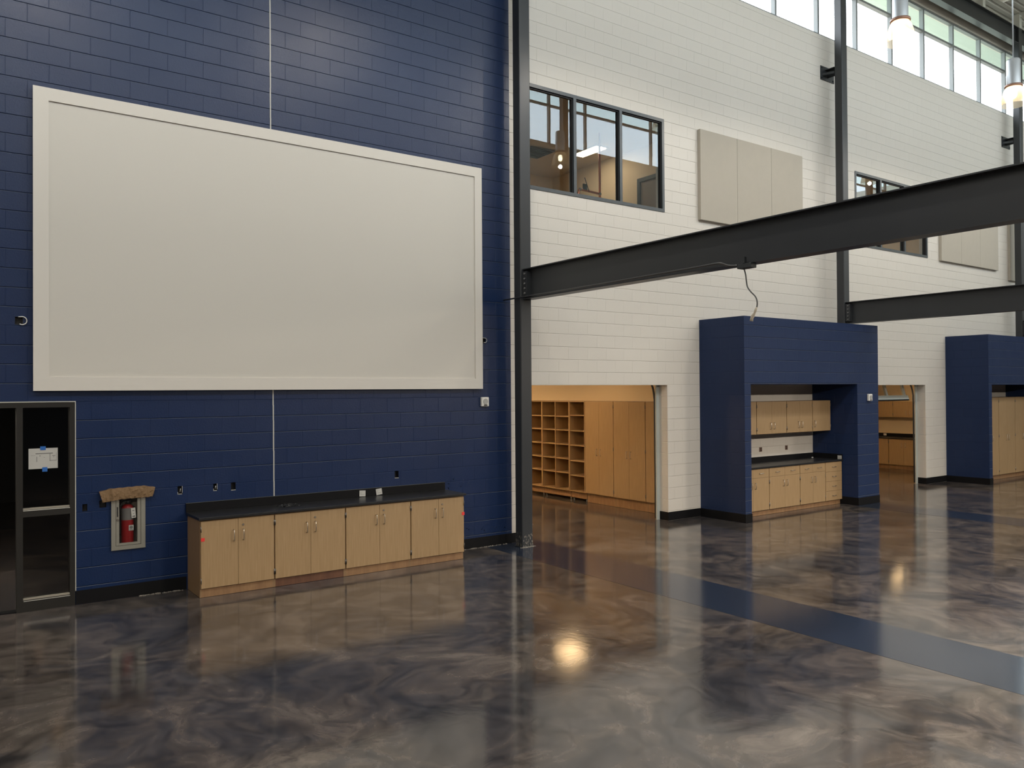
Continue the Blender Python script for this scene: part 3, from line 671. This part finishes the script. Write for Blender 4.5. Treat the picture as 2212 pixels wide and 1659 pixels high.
for i in range(4):
    w = LX[i+1]-LX[i]; e = .006
    if i < 3: fr = [('drawer', e, w/2, .70, .862, 0, None), ('drawer', w/2, w-e, .70, .862, 0, None), ('door', e, w/2, .10, .70, 'R', dict(hz=.56)), ('door', w/2, w-e, .10, .70, 'L', dict(hz=.56))]
    else: fr = [('drawer', e, w-e, .10+.1905*k, .10+.1905*(k+1), 0, None) for k in range(4)]
    cabinet('base_cabinet', ll[i], 'cabinet', (LX[i], 9.37, 0), 0, w, .66, .10, .868, fr, 'base cabinets in the near alcove', toe=True, kick=.05, hl=.11)
wt = thing('worktop', 'black worktop with black splash inside the near blue alcove', 'worktop', (13.27, 9.7, .87))
obj('slab', B(11.625-13.27, 14.925-13.27, 9.35-9.7, 10.035-9.7, 0, .03, bev=.003), M_top, wt)
bm = bmesh.new(); box(bm, 11.625-13.27, 14.905-13.27, 10.015-9.7, 10.036-9.7, .03, .13); box(bm, 14.905-13.27, 14.925-13.27, 9.36-9.7, 10.036-9.7, .03, .13); obj('backsplash', bm, M_splash, wt)
c = thing('label_card', 'white printed card on the side splash at the right of the alcove worktop', 'card', (14.9, 9.41, .905)); obj('card_sheet', B(-.003, 0, -.045, .045, 0, .07), M_card, c)
bm = bmesh.new(); box(bm, -.0036, -.003, -.03, .03, .02, .032); obj('printed_lines', bm, M_inkl, c)
for x, l in ((13.2, 'brown outlet plate on the alcove back wall, left of two'), (14.02, 'brown outlet plate on the alcove back wall, right of two')):
    o = thing('outlet_plate', l, 'outlet', (x, 10.034, 1.10)); obj('plate', B(-.036, .036, -.006, .005, 0, .085, bev=.002), M_brown, o)
    bm = bmesh.new(); box(bm, -.012, .012, -.008, -.006, .012, .035); box(bm, -.012, .012, -.008, -.006, .05, .073); obj('socket_face', bm, M_black, o)
bm = bmesh.new(); bmesh.ops.create_icosphere(bm, subdivisions=2, radius=.018, matrix=Matrix.Translation((14.7, 9.9, .914)) @ Matrix.Diagonal((1.3, 1, .8, 1))); tag(obj('paper_scrap', bm, M_card), 'tiny crumpled white scrap at the back of the alcove worktop', 'scrap')
# far alcove: tall cabinets
TX = [20.69, 21.06, 21.93, 22.85, 23.78]
tl = ['tall maple cabinet sliver beside the far alcove edge', 'tall maple two door cabinet in the far alcove, left in view', 'tall maple two door cabinet in the far alcove, cut by right edge', 'tall maple cabinet at the hidden right side of the far alcove']
for i in range(4):
    w = TX[i+1]-TX[i]; e = .006; hz = dict(hz=1.05)
    fr = [('door', e, w/2, .12, 2.08, 'R', hz), ('door', w/2, w-e, .12, 2.08, 'L', hz)] if i else [('door', e, w-e, .12, 2.08, 'L', hz)]
    cabinet('tall_cabinet', tl[i], 'cabinet', (TX[i], 9.42, 0), 0, w, .6, .12, 2.08, fr, 'tall cabinets in the far alcove', toe=True, kick=.05, hl=.14)

# ------------------------------------------------------------------ classroom 1: cubbies and tall cabinets, facing -x
RZ = -PI/2; FXX = 10.98
def cubby(y_left, w, cols, zs, label, group):
    """open shelving facing -x; local x runs to -Y"""
    c = thing('cubby_shelf', label, 'shelf', (FXX, y_left, 0), RZ, group); d = .42; t = .019; z0, z1 = .195, 2.10
    bm = bmesh.new(); box(bm, 0, t, 0, d, z0, z1); box(bm, w-t, w, 0, d, z0, z1); box(bm, t, w-t, 0, d, z1-t, z1); box(bm, t, w-t, 0, d, z0, z0+t); box(bm, t, w-t, d-.01, d, z0+t, z1-t); obj('case', bm, M_maple, c)
    cw = (w-2*t)/cols
    for k in range(1, cols): obj('divider', B(t+cw*k-t/2, t+cw*k+t/2, 0, d-.01, z0+t, z1-t), M_maple, c)
    for k in range(cols):
        for z in zs[k]:
            a = t+cw*k+(t/2 if k else 0); b = t+cw*(k+1)-(t/2 if k < cols-1 else 0)
            obj('shelf_board', B(a+.001, b-.001, .012, d-.01, z-.011, z+.011), M_maple, c)
    obj('toe_board', B(.004, w-.004, .06, .078, .06, z0), M_toe, c)
    bm = bmesh.new()
    for xx in (.05, w-.05): tube(bm, [(xx, .09, .002), (xx, .09, .06)], .014, 8)
    obj('levelling_foot', bm, M_greyp, c)
    return c
zA = [1.77, 1.475, 1.17, .865, .565]; zB = [1.80, 1.474, 1.166, .838, .53]
cubby(15.16, .49*2, 2, [zA, zA], 'open maple cubby shelf farthest left inside the near classroom', 'open cubby shelves in the near classroom')
cubby(14.18, .94, 2, [zA, zA], 'open maple cubby shelf in the middle of the row, two columns', 'open cubby shelves in the near classroom')
cubby(13.235, .505, 1, [zB], 'open maple cubby shelf with one wide column beside tall doors', 'open cubby shelves in the near classroom')
YT = [12.725, 11.863, 10.975, 10.35]
for i in range(3):
    w = YT[i]-YT[i+1]; e = .005; hz = dict(hz=1.06)
    fr = [('door', e, w/2, .20, 2.10, 'R', hz), ('door', w/2, w-e, .20, 2.10, 'L', hz)] if i < 2 else [('door', e, w-e, .20, 2.10, 'R', hz)]
    cabinet('tall_cabinet', ['tall maple cabinet beside the cubby shelves in the near classroom', 'tall maple cabinet in the middle, warm lit, in the near classroom', 'tall maple cabinet nearest the doorway jamb of the near classroom'][i], 'cabinet', (FXX, YT[i], 0), RZ, w, .42, .20, 2.10, fr, 'tall cabinets in the near classroom', toe=True, kick=.06, hl=.13)
# far classroom: facing -x
yu = [13.9, 12.65, 11.9]
for i in range(2):
    w = yu[i]-yu[i+1]; e = .006; hz = dict(hz=1.62)
    mid = w/2 if i == 0 else 12.65-12.19
    cabinet('wall_cabinet', ['maple wall cabinet at left inside the far classroom', 'maple wall cabinet at right inside the far classroom, by the door rail'][i], 'cabinet', (22.75, yu[i], 0), RZ, w, .34, 1.485, 1.95, [('door', e, mid, 1.485, 1.95, 'R', hz), ('door', mid, w-e, 1.485, 1.95, 'L', hz)], 'wall cabinets in the far classroom', hl=.12)
yl = [13.6, 12.65, 11.75]
for i in range(2):
    w = yl[i]-yl[i+1]; e = .006; hz = dict(hz=.70)
    cabinet('base_cabinet', ['maple base cabinet at left inside the far classroom', 'maple base cabinet at right inside the far classroom'][i], 'cabinet', (22.5, yl[i], 0), RZ, w, .58, .12, .868, [('door', e, w/2, .12, .862, 'R', hz), ('door', w/2, w-e, .12, .862, 'L', hz)], 'base cabinets in the far classroom', toe=True, hl=.12)
wt = thing('worktop', 'black worktop with splash inside the far classroom', 'worktop', (22.79, 12.7, .87)); obj('slab', B(-.31, .30, -.96, .92, 0, .03), M_top, wt); obj('backsplash', B(.28, .30, -.96, .92, .03, .13), M_splash, wt)
tag(obj('outlet_plate', B(23.06, 23.07, 13.03, 13.12, .925, .985), M_whitep), 'small pale outlet above the worktop in the far classroom', 'outlet')

# overhead sectional doors in the openings
def jambtrim(x, side, name):
    bm = bmesh.new(); y0 = WY+.2
    box(bm, x-.075, x, y0, y0+.03, 0, 2.412); return struct(name, bm, M_doorgrey)
jambtrim(O1[1], 1, 'trim_3'); jambtrim(O2[1], 1, 'trim_4')
def track(x, zt, label):
    d = thing('door_track', label, 'door track', (x, WY+.27, 0))
    bm = bmesh.new(); P = [(0, 0, .02), (0, .01, 2.1)]+[tuple(q) for q in spline([(0, .01, 2.15), (0, .06, 2.38), (0, .20, 2.56), (0, .42, 2.66)], 5)]+[(0, 2.6, 2.72)]
    tube(bm, P, .02, 6); obj('rail', bm, M_rail, d)
track(10.565, 2.4, 'black curved overhead door track at the near classroom opening'); track(19.49, 2.4, 'black curved overhead door track at the far classroom opening')
# the far opening shows the raised door's lowest section
dr = thing('sectional_door', 'raised grey glazed overhead door showing in the far classroom opening', 'door', (18.0, 10.38, 2.06))
th = math.radians(15)
bm = bmesh.new(); L = .62; W2_ = 2.9
def slant(bm, x0, x1, s0, s1, t=.045):
    dz, dy = math.cos(th), math.sin(th)
    vs = []
    for x in (x0, x1):
        for s in (s0, s1):
            for k in (0, t): vs.append(bm.verts.new((x, s*dy+k*dz, s*dz-k*dy*.6)))
    for f in ((0, 1, 3, 2), (4, 6, 7, 5), (0, 4, 5, 1), (2, 3, 7, 6), (0, 2, 6, 4), (1, 5, 7, 3)): bm.faces.new([vs[i] for i in f])
slant(bm, -1.42, 1.42, 0, .10); obj('bottom_rail', bm, M_doorgrey, dr)
bm = bmesh.new(); slant(bm, -1.42, 1.42, -.03, 0); obj('rubber_seal', bm, M_rubber, dr)
bm = bmesh.new()
for x in (-1.38, -.45, .48, 1.28): slant(bm, x-.04, x+.04, .10, .62)
slant(bm, -1.42, 1.42, .62, .70); obj('stiles', bm, M_doorgrey, dr)
bm = bmesh.new(); dz, dy = math.cos(th), math.sin(th); bm.faces.new([bm.verts.new((x, s*dy+.02, s*dz)) for x, s in ((-1.4, .1), (1.4, .1), (1.4, .62), (-1.4, .62))]); obj('glass', bm, M_cabglass, dr)

# ------------------------------------------------------------------ upper office contents
def copper():
    c = thing('copper_pipe', 'copper water pipe run seen through the near upper window', 'pipe', (11.3, 12.4, 5.9))
    return c
# pipe stands just inside the glass, beyond the middle pane
def through(X, Z, Y):   # point on the glass -> same sight line deeper in the room (placement measured from the photo once)
    k = Y/10.04; return (X*k, Y, CAMH+(Z-CAMH)*k)
YP = 12.0
A = through(9.03, 6.13, YP); Bp = through(9.03, 5.60, YP); Cp = through(8.60, 5.62, YP); D0 = (Cp[0]-.05, YP, Cp[2]-.12)
c = thing('copper_pipe', 'copper water pipe run seen through the near upper window', 'pipe', (A[0], YP, Bp[2]-.1))
o3 = Vector((A[0], YP, Bp[2]-.1))
bm = bmesh.new(); tube(bm, [Vector((A[0], YP, 7.45))-o3, Vector((A[0], YP, Bp[2]-.08))-o3], .022, 10); obj('riser', bm, M_copper, c)
bm = bmesh.new(); tube(bm, [Vector((A[0], YP, Bp[2]))-o3, Vector(Cp)-o3, Vector((Cp[0]-.03, YP, Cp[2]-.02))-o3, Vector(D0)-o3, Vector((D0[0], YP, 4.62))-o3], .022, 10); obj('branch', bm, M_copper, c)
for q in ((A[0], YP, Bp[2]), Cp):
    bm = bmesh.new(); bmesh.ops.create_icosphere(bm, subdivisions=2, radius=.034, matrix=Matrix.Translation(Vector(q)-o3)); obj('fitting', bm, M_bead, c)
bm = bmesh.new(); box(bm, -.45, -.35, -.02, 0, .02+.1, .14+.1); tube(bm, [(-.3, -.02, .1), (-.42, -.03, .36)], .008, 6); obj('valve_handle', bm, M_black, c)
tr = thing('ceiling_light', 'lit rectangular ceiling light seen through the near upper window', 'light', (11.4, 12.98, 7.45)); obj('frame', B(-.17, .17, -.40, .40, -.02, .0), M_whitep, tr)
obj('lens', B(-.12, .12, -.37, .37, -.035, -.02), emit('upper office lens', (1, .85, .62), 22), tr)
vt = thing('ceiling_vent', 'dark square ceiling vent seen through the near upper window', 'vent', (10.45, 13.7, 7.43)); obj('frame', B(-.32, .32, -.32, .32, -.012, .0), M_grille, vt)
bm = bmesh.new()
for k in range(7): box(bm, -.28, .28, -.27+k*.085, -.25+k*.085, -.03, -.012)
obj('louvre', bm, M_black, vt)
dd = thing('office_door', 'grey framed door seen through the right pane of the near upper window', 'door', (12.1, 11.75, 4.6)); bm = bmesh.new(); box(bm, -.03, .04, -.5, -.42, 0, 2.1); box(bm, -.03, .04, .42, .5, 0, 2.1); box(bm, -.03, .04, -.5, .5, 2.1, 2.18); obj('frame', bm, M_bronze, dd)
obj('leaf', B(0, .03, -.42, .42, 0, 2.1), simple('grey brown door leaf', (.22, .17, .13), .6), dd)
tr2 = thing('ceiling_light', 'ceiling light inside the far upper office', 'light', (18.9, 12.8, 7.43)); obj('frame', B(-.31, .31, -.61, .61, -.02, .0), M_whitep, tr2)
obj('lens', B(-.27, .27, -.57, .57, -.035, -.02), emit('far upper office lens', (1, .8, .55), 9), tr2)
# classroom ceiling lights
for i, (x, y, lab) in enumerate(((10.25, 12.35, 'ceiling light in the near classroom, above the tall cabinets'), (7.6, 12.35, 'ceiling light in the near classroom, away from the cabinets'), (9.0, 15.2, 'ceiling light at the back of the near classroom'), (21.6, 12.0, 'ceiling light in the far classroom, above its cabinets'), (18.4, 12.6, 'ceiling light in the far classroom, behind the raised door'))):
    f = thing('ceiling_light', lab, 'light', (x, y, 2.88)); obj('frame', B(-.31, .31, -.31, .31, -.02, .01), M_whitep, f); obj('lens', B(-.26, .26, -.26, .26, -.03, -.02), M_troffer if i in (0, 3) else M_troffer2, f)
f = thing('ceiling_light', 'ceiling light inside the dark corridor behind the door opening', 'light', (-.6, 11.4, 2.84)); obj('frame', B(-.31, .31, -.31, .31, -.02, .01), M_whitep, f); obj('lens', B(-.26, .26, -.26, .26, -.03, -.02), emit('corridor lens', (1, .9, .75), 85), f)  # unseen lamp added to brighten the corridor floor
for x, y, l in ((1.54, 14.15, 'small warm downlight in the dark corridor, nearer'), (1.70, 18.6, 'small warm downlight in the dark corridor, farther')):
    f = thing('downlight', l, 'light', (x, y, 2.84)); bm = bmesh.new(); r = lathe(bm, [(.11, -.015), (.11, .0), (.08, .0)], 0, 0, 24); obj('trim_ring', bm, M_whitep, f)
    bm = bmesh.new(); bmesh.ops.create_circle(bm, cap_ends=True, segments=24, radius=.08, matrix=Matrix.Translation((0, 0, -.002))); obj('lens', bm, M_down, f)

# ------------------------------------------------------------------ door frame with sidelight (left)
p = wparent('door_1'); y0, y1 = WY-.012, WY+.12
bm = bmesh.new()
box(bm, -.30, 1.262, y0, y1, 2.178, 2.232); box(bm, 1.213, 1.262, y0, y1, 0, 2.178); box(bm, .712, .770, y0-.003, y1, 0, 2.178); box(bm, -.30, -.25, y0, y1, 0, 2.178)
box(bm, .770, 1.213, y0, y1, 1.010, 1.085); box(bm, .770, 1.213, y0, y1, 0, .125); obj('door_frame', bm, M_darkframe, p)
bm = bmesh.new(); box(bm, .772, 1.211, WY+.0, WY+.035, .125, .142); box(bm, .772, 1.211, WY+.0, WY+.035, 1.085, 1.102); obj('glazing_bead', bm, M_bead, p)
bm = bmesh.new(); box(bm, .772, 1.213, y0-.001, y0+.004, 1.075, 1.082); box(bm, .775, 1.213, y0-.001, y0+.004, .112, .118); obj('caulk_line', bm, M_caulk, p)
bm = bmesh.new()
for za, zb in ((.125, 1.010), (1.085, 2.178)): bm.faces.new([bm.verts.new(c) for c in ((.770, WY+.045, za), (1.213, WY+.045, za), (1.213, WY+.045, zb), (.770, WY+.045, zb))])
obj('sidelight_pane', bm, M_sideglass, p)
bm = bmesh.new(); box(bm, -.30, 1.272, WY-.006, WY, 2.234, 2.244); box(bm, 1.264, 1.273, WY-.006, WY, .155, 2.234); struct('trim_5', bm, M_caulk)
bm = bmesh.new(); box(bm, -.25, .712, WY+.01, WY+.12, 0.001, .012); struct('trim_6', bm, M_rubber)
# plan sheet taped to the pane
ps = thing('plan_sheet', 'white sheet with a floor plan taped to the dark sidelight glass', 'paper', (.966, WY+.038, 1.518))
bm = bmesh.new(); box(bm, -.14, .136, -.0012, 0, -.003, .218)
obj('sheet', bm, M_card, ps)
bm = bmesh.new()
def ln(x0, z0, x1, z1, t=.0035): box(bm, min(x0, x1)-t/2, max(x0, x1)+t/2, -.0022, -.0016, min(z0, z1)-t/2, max(z0, z1)+t/2)
# sheet frame 0..1 from the photo: u to the right, v down
U = lambda u: -.141+.277*u; V = lambda v: .218-.218*v
ln(U(.25), V(.27), U(.82), V(.25), .005); ln(U(.28), V(.42), U(.28), V(.66), .005); ln(U(.73), V(.28), U(.73), V(.64), .005); ln(U(.73), V(.62), U(.96), V(.62), .005); ln(U(.95), V(.24), U(.95), V(.62), .003)
ln(U(.08), V(.35), U(.23), V(.35), .002); ln(U(.38), V(.37), U(.40), V(.38), .005); ln(U(.81), V(.39), U(.91), V(.38), .003); ln(U(.86), V(.39), U(.86), V(.48), .003); ln(U(.52), V(.46), U(.55), V(.46), .003)
obj('plan_drawing', bm, M_ink, ps)
tag(obj('tape_piece', B(.965-.030, .965+.022, WY+.033, WY+.0345, 1.716, 1.757), M_tape), 'blue tape piece holding the top of the plan sheet', 'tape')
tag(obj('tape_piece', B(.978-.024, .978+.024, WY+.033, WY+.0345, 1.482, 1.530), M_tape), 'blue tape piece holding the bottom of the plan sheet', 'tape')

# ------------------------------------------------------------------ fire extinguisher cabinet
ec = thing('extinguisher_cabinet', 'recessed metal extinguisher cabinet with glass door in blue wall', 'cabinet', (1.8, 10.03, .55)); ox, oy, oz = 1.8, 10.03, .55
bm = bmesh.new(); Z1_ = 1.215
for q in ((1.622, 1.668, .553, Z1_), (1.932, 1.978, .553, Z1_), (1.668, 1.932, .553, .598), (1.668, 1.932, 1.17, Z1_)): box(bm, q[0]-ox, q[1]-ox, 10.016-oy, 10.032-oy, q[2]-oz, q[3]-oz)
obj('trim_frame', bm, M_alu, ec)
bm = bmesh.new()
for q in ((1.672, 1.704, .602, 1.166), (1.894, 1.928, .602, 1.166), (1.704, 1.894, .602, .628), (1.704, 1.894, 1.13, 1.166)): box(bm, q[0]-ox, q[1]-ox, 10.020-oy, 10.038-oy, q[2]-oz, q[3]-oz)
do = obj('door_frame', bm, M_alu, ec)
bm = bmesh.new(); bm.faces.new([bm.verts.new((a-ox, 10.03-oy, b-oz)) for a, b in ((1.704, .628), (1.894, .628), (1.894, 1.13), (1.704, 1.13))]); obj('window', bm, M_cabglass, do)
bm = bmesh.new(); box(bm, 1.681-ox, 1.692-ox, 10.017-oy, 10.02-oy, .93-oz, 1.04-oz); obj('pull_slot', bm, M_black, do)
bm = bmesh.new(); tube(bm, [(1.688-ox, 10.02-oy, .895-oz), (1.688-ox, 10.008-oy, .895-oz)], .012, 12); obj('latch', bm, M_nickel, do)
bm = bmesh.new(); box(bm, 1.662-ox, 1.933-ox, 10.215-oy, 10.22-oy, .602-oz, 1.188-oz); box(bm, 1.662-ox, 1.667-ox, 10.04-oy, 10.215-oy, .602-oz, 1.188-oz); box(bm, 1.928-ox, 1.933-ox, 10.04-oy, 10.215-oy, .602-oz, 1.188-oz); box(bm, 1.667-ox, 1.928-ox, 10.04-oy, 10.215-oy, .602-oz, .607-oz); box(bm, 1.667-ox, 1.928-ox, 10.04-oy, 10.215-oy, 1.183-oz, 1.188-oz); obj('tub', bm, M_tub, ec)
ex = thing('fire_extinguisher', 'red fire extinguisher with grey label inside the wall cabinet', 'fire extinguisher', (1.807, 10.115, .608))
bm = bmesh.new(); r = lathe(bm, [(.050, 0), (.062, .006), (.066, .02), (.066, .395), (.062, .415), (.045, .437), (.022, .447)], 0, 0, 32); bm.faces.new(r[0][::-1]); bm.faces.new(r[-1]); obj('cylinder', bm, M_red, ex)
bm = bmesh.new(); lathe(bm, [(.0672, .27), (.0672, .405)], 0, 0, 32); obj('label_band', bm, M_labelg, ex)
bm = bmesh.new(); box(bm, .0, .052, -.0702, -.0692, .15, .212); st = obj('sticker', bm, M_card, ex, label='white square sticker')
bm = bmesh.new(); tube(bm, [(.026, -.0702, .186), (.026, -.0712, .186)], .018, 16); box(bm, .006, .046, -.0712, -.0702, .157, .163); obj('sticker_print', bm, M_ink, st)
bm = bmesh.new(); tube(bm, [(0, 0, .445), (0, 0, .49)], .018, 12); box(bm, -.045, .03, -.012, .012, .475, .487); box(bm, -.055, .025, -.010, .010, .497, .507); obj('valve', bm, M_black, ex)
bm = bmesh.new(); tube(bm, spline([(-.02, -.01, .475), (-.06, -.02, .46), (-.088, -.02, .38), (-.09, -.015, .2), (-.086, -.01, .1)], 5), .011, 8); obj('hose', bm, M_black, ex)
tg = thing('inspection_tag', 'white paper inspection tag hanging on the fire extinguisher', 'tag', (1.862, 10.044, .90)); bm = bmesh.new(); box(bm, -.024, .024, -.001, .001, 0, .115); obj('tag_card', bm, M_whitep, tg)
bm = bmesh.new(); box(bm, -.015, .015, -.0018, -.001, .012, .024); box(bm, -.006, .004, -.0018, -.001, .045, .051); box(bm, -.011, .01, -.0018, -.001, .08, .087); obj('tag_print', bm, M_ink, tg); tg.rotation_euler = (0, math.radians(-5), 0)
# masking paper strip over its top
bm = bmesh.new(); outl_top = [(1.497, 1.224), (1.603, 1.251), (1.958, 1.262), (2.078, 1.238)]; outl_bot = [(1.530, 1.104), (1.614, 1.117), (1.701, 1.128), (1.768, 1.130), (2.051, 1.134)]
def interp(P, x):
    if x <= P[0][0]: return P[0][1]
    for a, b in zip(P, P[1:]):
        if x <= b[0]: return a[1]+(b[1]-a[1])*(x-a[0])/(b[0]-a[0])
    return P[-1][1]
nx, nz = 56, 12; G = []
for i in range(nx+1):
    u = i/nx; row = []
    for j in range(nz+1):
        v = j/nz; xa = 1.530+(2.051-1.530)*u; xb = 1.497+(2.078-1.497)*u; x = xa+(xb-xa)*v
        z = interp(outl_bot, xa)+(interp(outl_top, xb)-interp(outl_bot, xa))*v
        fold = .022*noise.noise(Vector((u*9, v*2.2, 1.7)))+.010*noise.noise(Vector((u*26, v*6, 5.1)))+.004*noise.noise(Vector((u*70, v*16, 9)))
        crease = .012*math.exp(-((u-.21)/.03)**2)
        row.append(bm.verts.new((x, 9.988-.005*math.sin(PI*v)-abs(fold)*.6-crease, z+.002*math.sin(u*40))))
    G.append(row)
for i in range(nx):
    for j in range(nz): bm.faces.new((G[i][j], G[i+1][j], G[i+1][j+1], G[i][j+1]))
tp = [bm.verts.new((G[i][nz].co.x, 10.036, G[i][nz].co.z+.001)) for i in range(nx+1)]
for i in range(nx): bm.faces.new((G[i][nz], G[i+1][nz], tp[i+1], tp[i]))
bmesh.ops.solidify(bm, geom=bm.faces[:], thickness=.0008)
tag(obj('masking_paper', bm, M_paper), 'crumpled brown masking paper strip over the top of extinguisher cabinet', 'paper')

# outlet holes in the blue wall
olab = ['small dark outlet hole left of the extinguisher cabinet, low', 'dark outlet hole under the left end of the brown paper', 'open outlet box with pale rim, first right of the extinguisher', 'broken outlet hole above the left end of the low cabinets', 'square black outlet hole just left of the white joint line', 'square black outlet hole above the right cabinets', 'outlet hole with a curl of grey cable left of the white board', 'outlet hole with a cable loop right of the white board']
for i, (a, b, c, d) in enumerate(outlet_holes):
    e = thing('outlet_box', olab[i], 'outlet', ((a+b)/2, WY+.03, c)); w = (b-a)/2-.001; h = d-c-.001; bm = bmesh.new()
    box(bm, -w, w, .03, .034, .001, h); box(bm, -w, -w+.002, -.02, .03, .001, h); box(bm, w-.002, w, -.02, .03, .001, h); box(bm, -w, w, -.02, .03, .001, .003); box(bm, -w, w, -.02, .03, h-.002, h)
    obj('box_shell', bm, M_black, e)
    if i in (2, 3):
        bm = bmesh.new(); box(bm, -w, -w+.006, -.029, -.020, 0.002, .03); box(bm, w-.006, w, -.029, -.02, .02, h); box(bm, -w+.01, w-.006, -.029, -.02, .002, .010); tube(bm, [(0, -.02, h*.3), (.006, -.024, h*.7)], .005, 6); obj('rim', bm, M_greyp, e)
    if i in (4, 5): obj('sill', B(-w, w, -.034, -.026, -.006, .0), M_caulk, e)
    if i in (6, 7):
        bm = bmesh.new(); s = 1 if i == 6 else .8
        R = .043*s; cx = .028 if i == 6 else .01; pts = [(cx-.035+R*.4*0, -.034, .05+.033)]+[(cx+R*math.cos(t), -.045, .043+R*math.sin(t)) for t in [math.radians(q) for q in range(110, -140, -18)]]
        tube(bm, pts, .006, 6); obj('cable_curl', bm, M_whitep if i == 6 else M_greyp, e)

# alarm sounders
def alarm(x, y, z, label):
    a = thing('wall_alarm', label, 'alarm', (x, y, z)); obj('housing', B(-.065, .065, -.045, 0, 0, .14, bev=.010), M_whitep, a)
    bm = bmesh.new(); tube(bm, [(0, -.045, .075), (0, -.052, .075)], .042, 24); obj('sounder_disc', bm, M_greyp, a)
    obj('strobe_lens', B(-.03, .03, -.051, -.045, .012, .028), M_black, a); return a
alarm(6.68, 10.038, 2.095, 'white wall alarm unit below the right corner of the white board'); alarm(15.337, 9.028, 2.075, 'white wall alarm unit on the right pier of the blue alcove block')

# ------------------------------------------------------------------ light
w = bpy.data.worlds.new('overcast sky'); SC.world = w; w.use_nodes = True; t = w.node_tree; bg = t.nodes['Background']
tc = N(t, 'ShaderNodeTexCoord'); s = N(t, 'ShaderNodeSeparateXYZ'); t.links.new(tc.outputs['Generated'], s.inputs[0])
cr = N(t, 'ShaderNodeValToRGB'); cr.color_ramp.elements[0].position = .48; cr.color_ramp.elements[0].color = (.30, .31, .28, 1); cr.color_ramp.elements[1].position = .53; cr.color_ramp.elements[1].color = (.91, .93, 1, 1)
mr = N(t, 'ShaderNodeMapRange'); sock(mr, 'From Min', -1); sock(mr, 'From Max', 1); t.links.new(s.outputs[2], mr.inputs['Value']); t.links.new(mr.outputs[0], cr.inputs[0])
t.links.new(cr.outputs[0], bg.inputs[0]); bg.inputs[1].default_value = 9.2
def portal(loc, rot, sx, sy):
    l = bpy.data.lights.new('window_daylight', 'AREA'); l.shape = 'RECTANGLE'; l.size = sx; l.size_y = sy; l.cycles.is_portal = True
    o = bpy.data.objects.new('window_daylight', l); o.location = loc; o.rotation_euler = rot; COL.objects.link(o)
portal((16.4, WY+.25, 10.75), (-PI/2, 0, 0), 46.8, 1.8); portal((16.4, YO-.25, 10.75), (PI/2, 0, 0), 46.8, 1.8)
portal((28.15, WY+.25, 7.1), (-PI/2, 0, 0), 5.7, 5.0)
def point(loc, e, col, r=.05, name='lamp_light'):
    l = bpy.data.lights.new(name, 'SPOT'); l.energy = e; l.color = col; l.shadow_soft_size = r; l.spot_size = math.radians(168); l.spot_blend = .5
    o = bpy.data.objects.new(name, l); o.location = loc; COL.objects.link(o)
for x, y in ((13.5, 7.3), (17.82, 7.3), (13.5, 3.6), (9.3, 7.3), (5.1, 7.3), (22.0, 7.3), (9.3, 3.6), (17.7, 3.6), (5.1, 3.6), (.9, 7.3), (.9, 3.6), (-3.3, 7.3), (-3.3, 3.6), (26.2, 3.6)):
    point((x, y, 8.26 if x != 17.82 else 8.06), 130, (1, .90, .78))
def area(loc, sx, sy, e, col, name='ceiling_light_glow'):
    l = bpy.data.lights.new(name, 'AREA'); l.shape = 'RECTANGLE'; l.size = sx; l.size_y = sy; l.energy = e; l.color = col
    o = bpy.data.objects.new(name, l); o.location = loc; COL.objects.link(o)
# low zone on the camera side: unseen fill lights added for the lower wall
for k, (x, y) in enumerate(((-2.2, .1), (7.4, .1), (10.8, .1), (15, .1), (21, .1))):
    f = thing('ceiling_light', ['low ceiling light over the camera side, facing the corridor door', 'low ceiling light over the camera side, facing the white board', 'low ceiling light over the camera side, facing the near classroom', 'low ceiling light over the camera side, facing the near alcove', 'low ceiling light over the camera side, facing the far alcove'][k], 'light', (x, y, 4.24)); obj('frame', B(-.62, .62, -.31, .31, -.03, .005), M_whitep, f)
    area((x, y, 4.19), 1.2, .6, 500, (1, .88, .74))
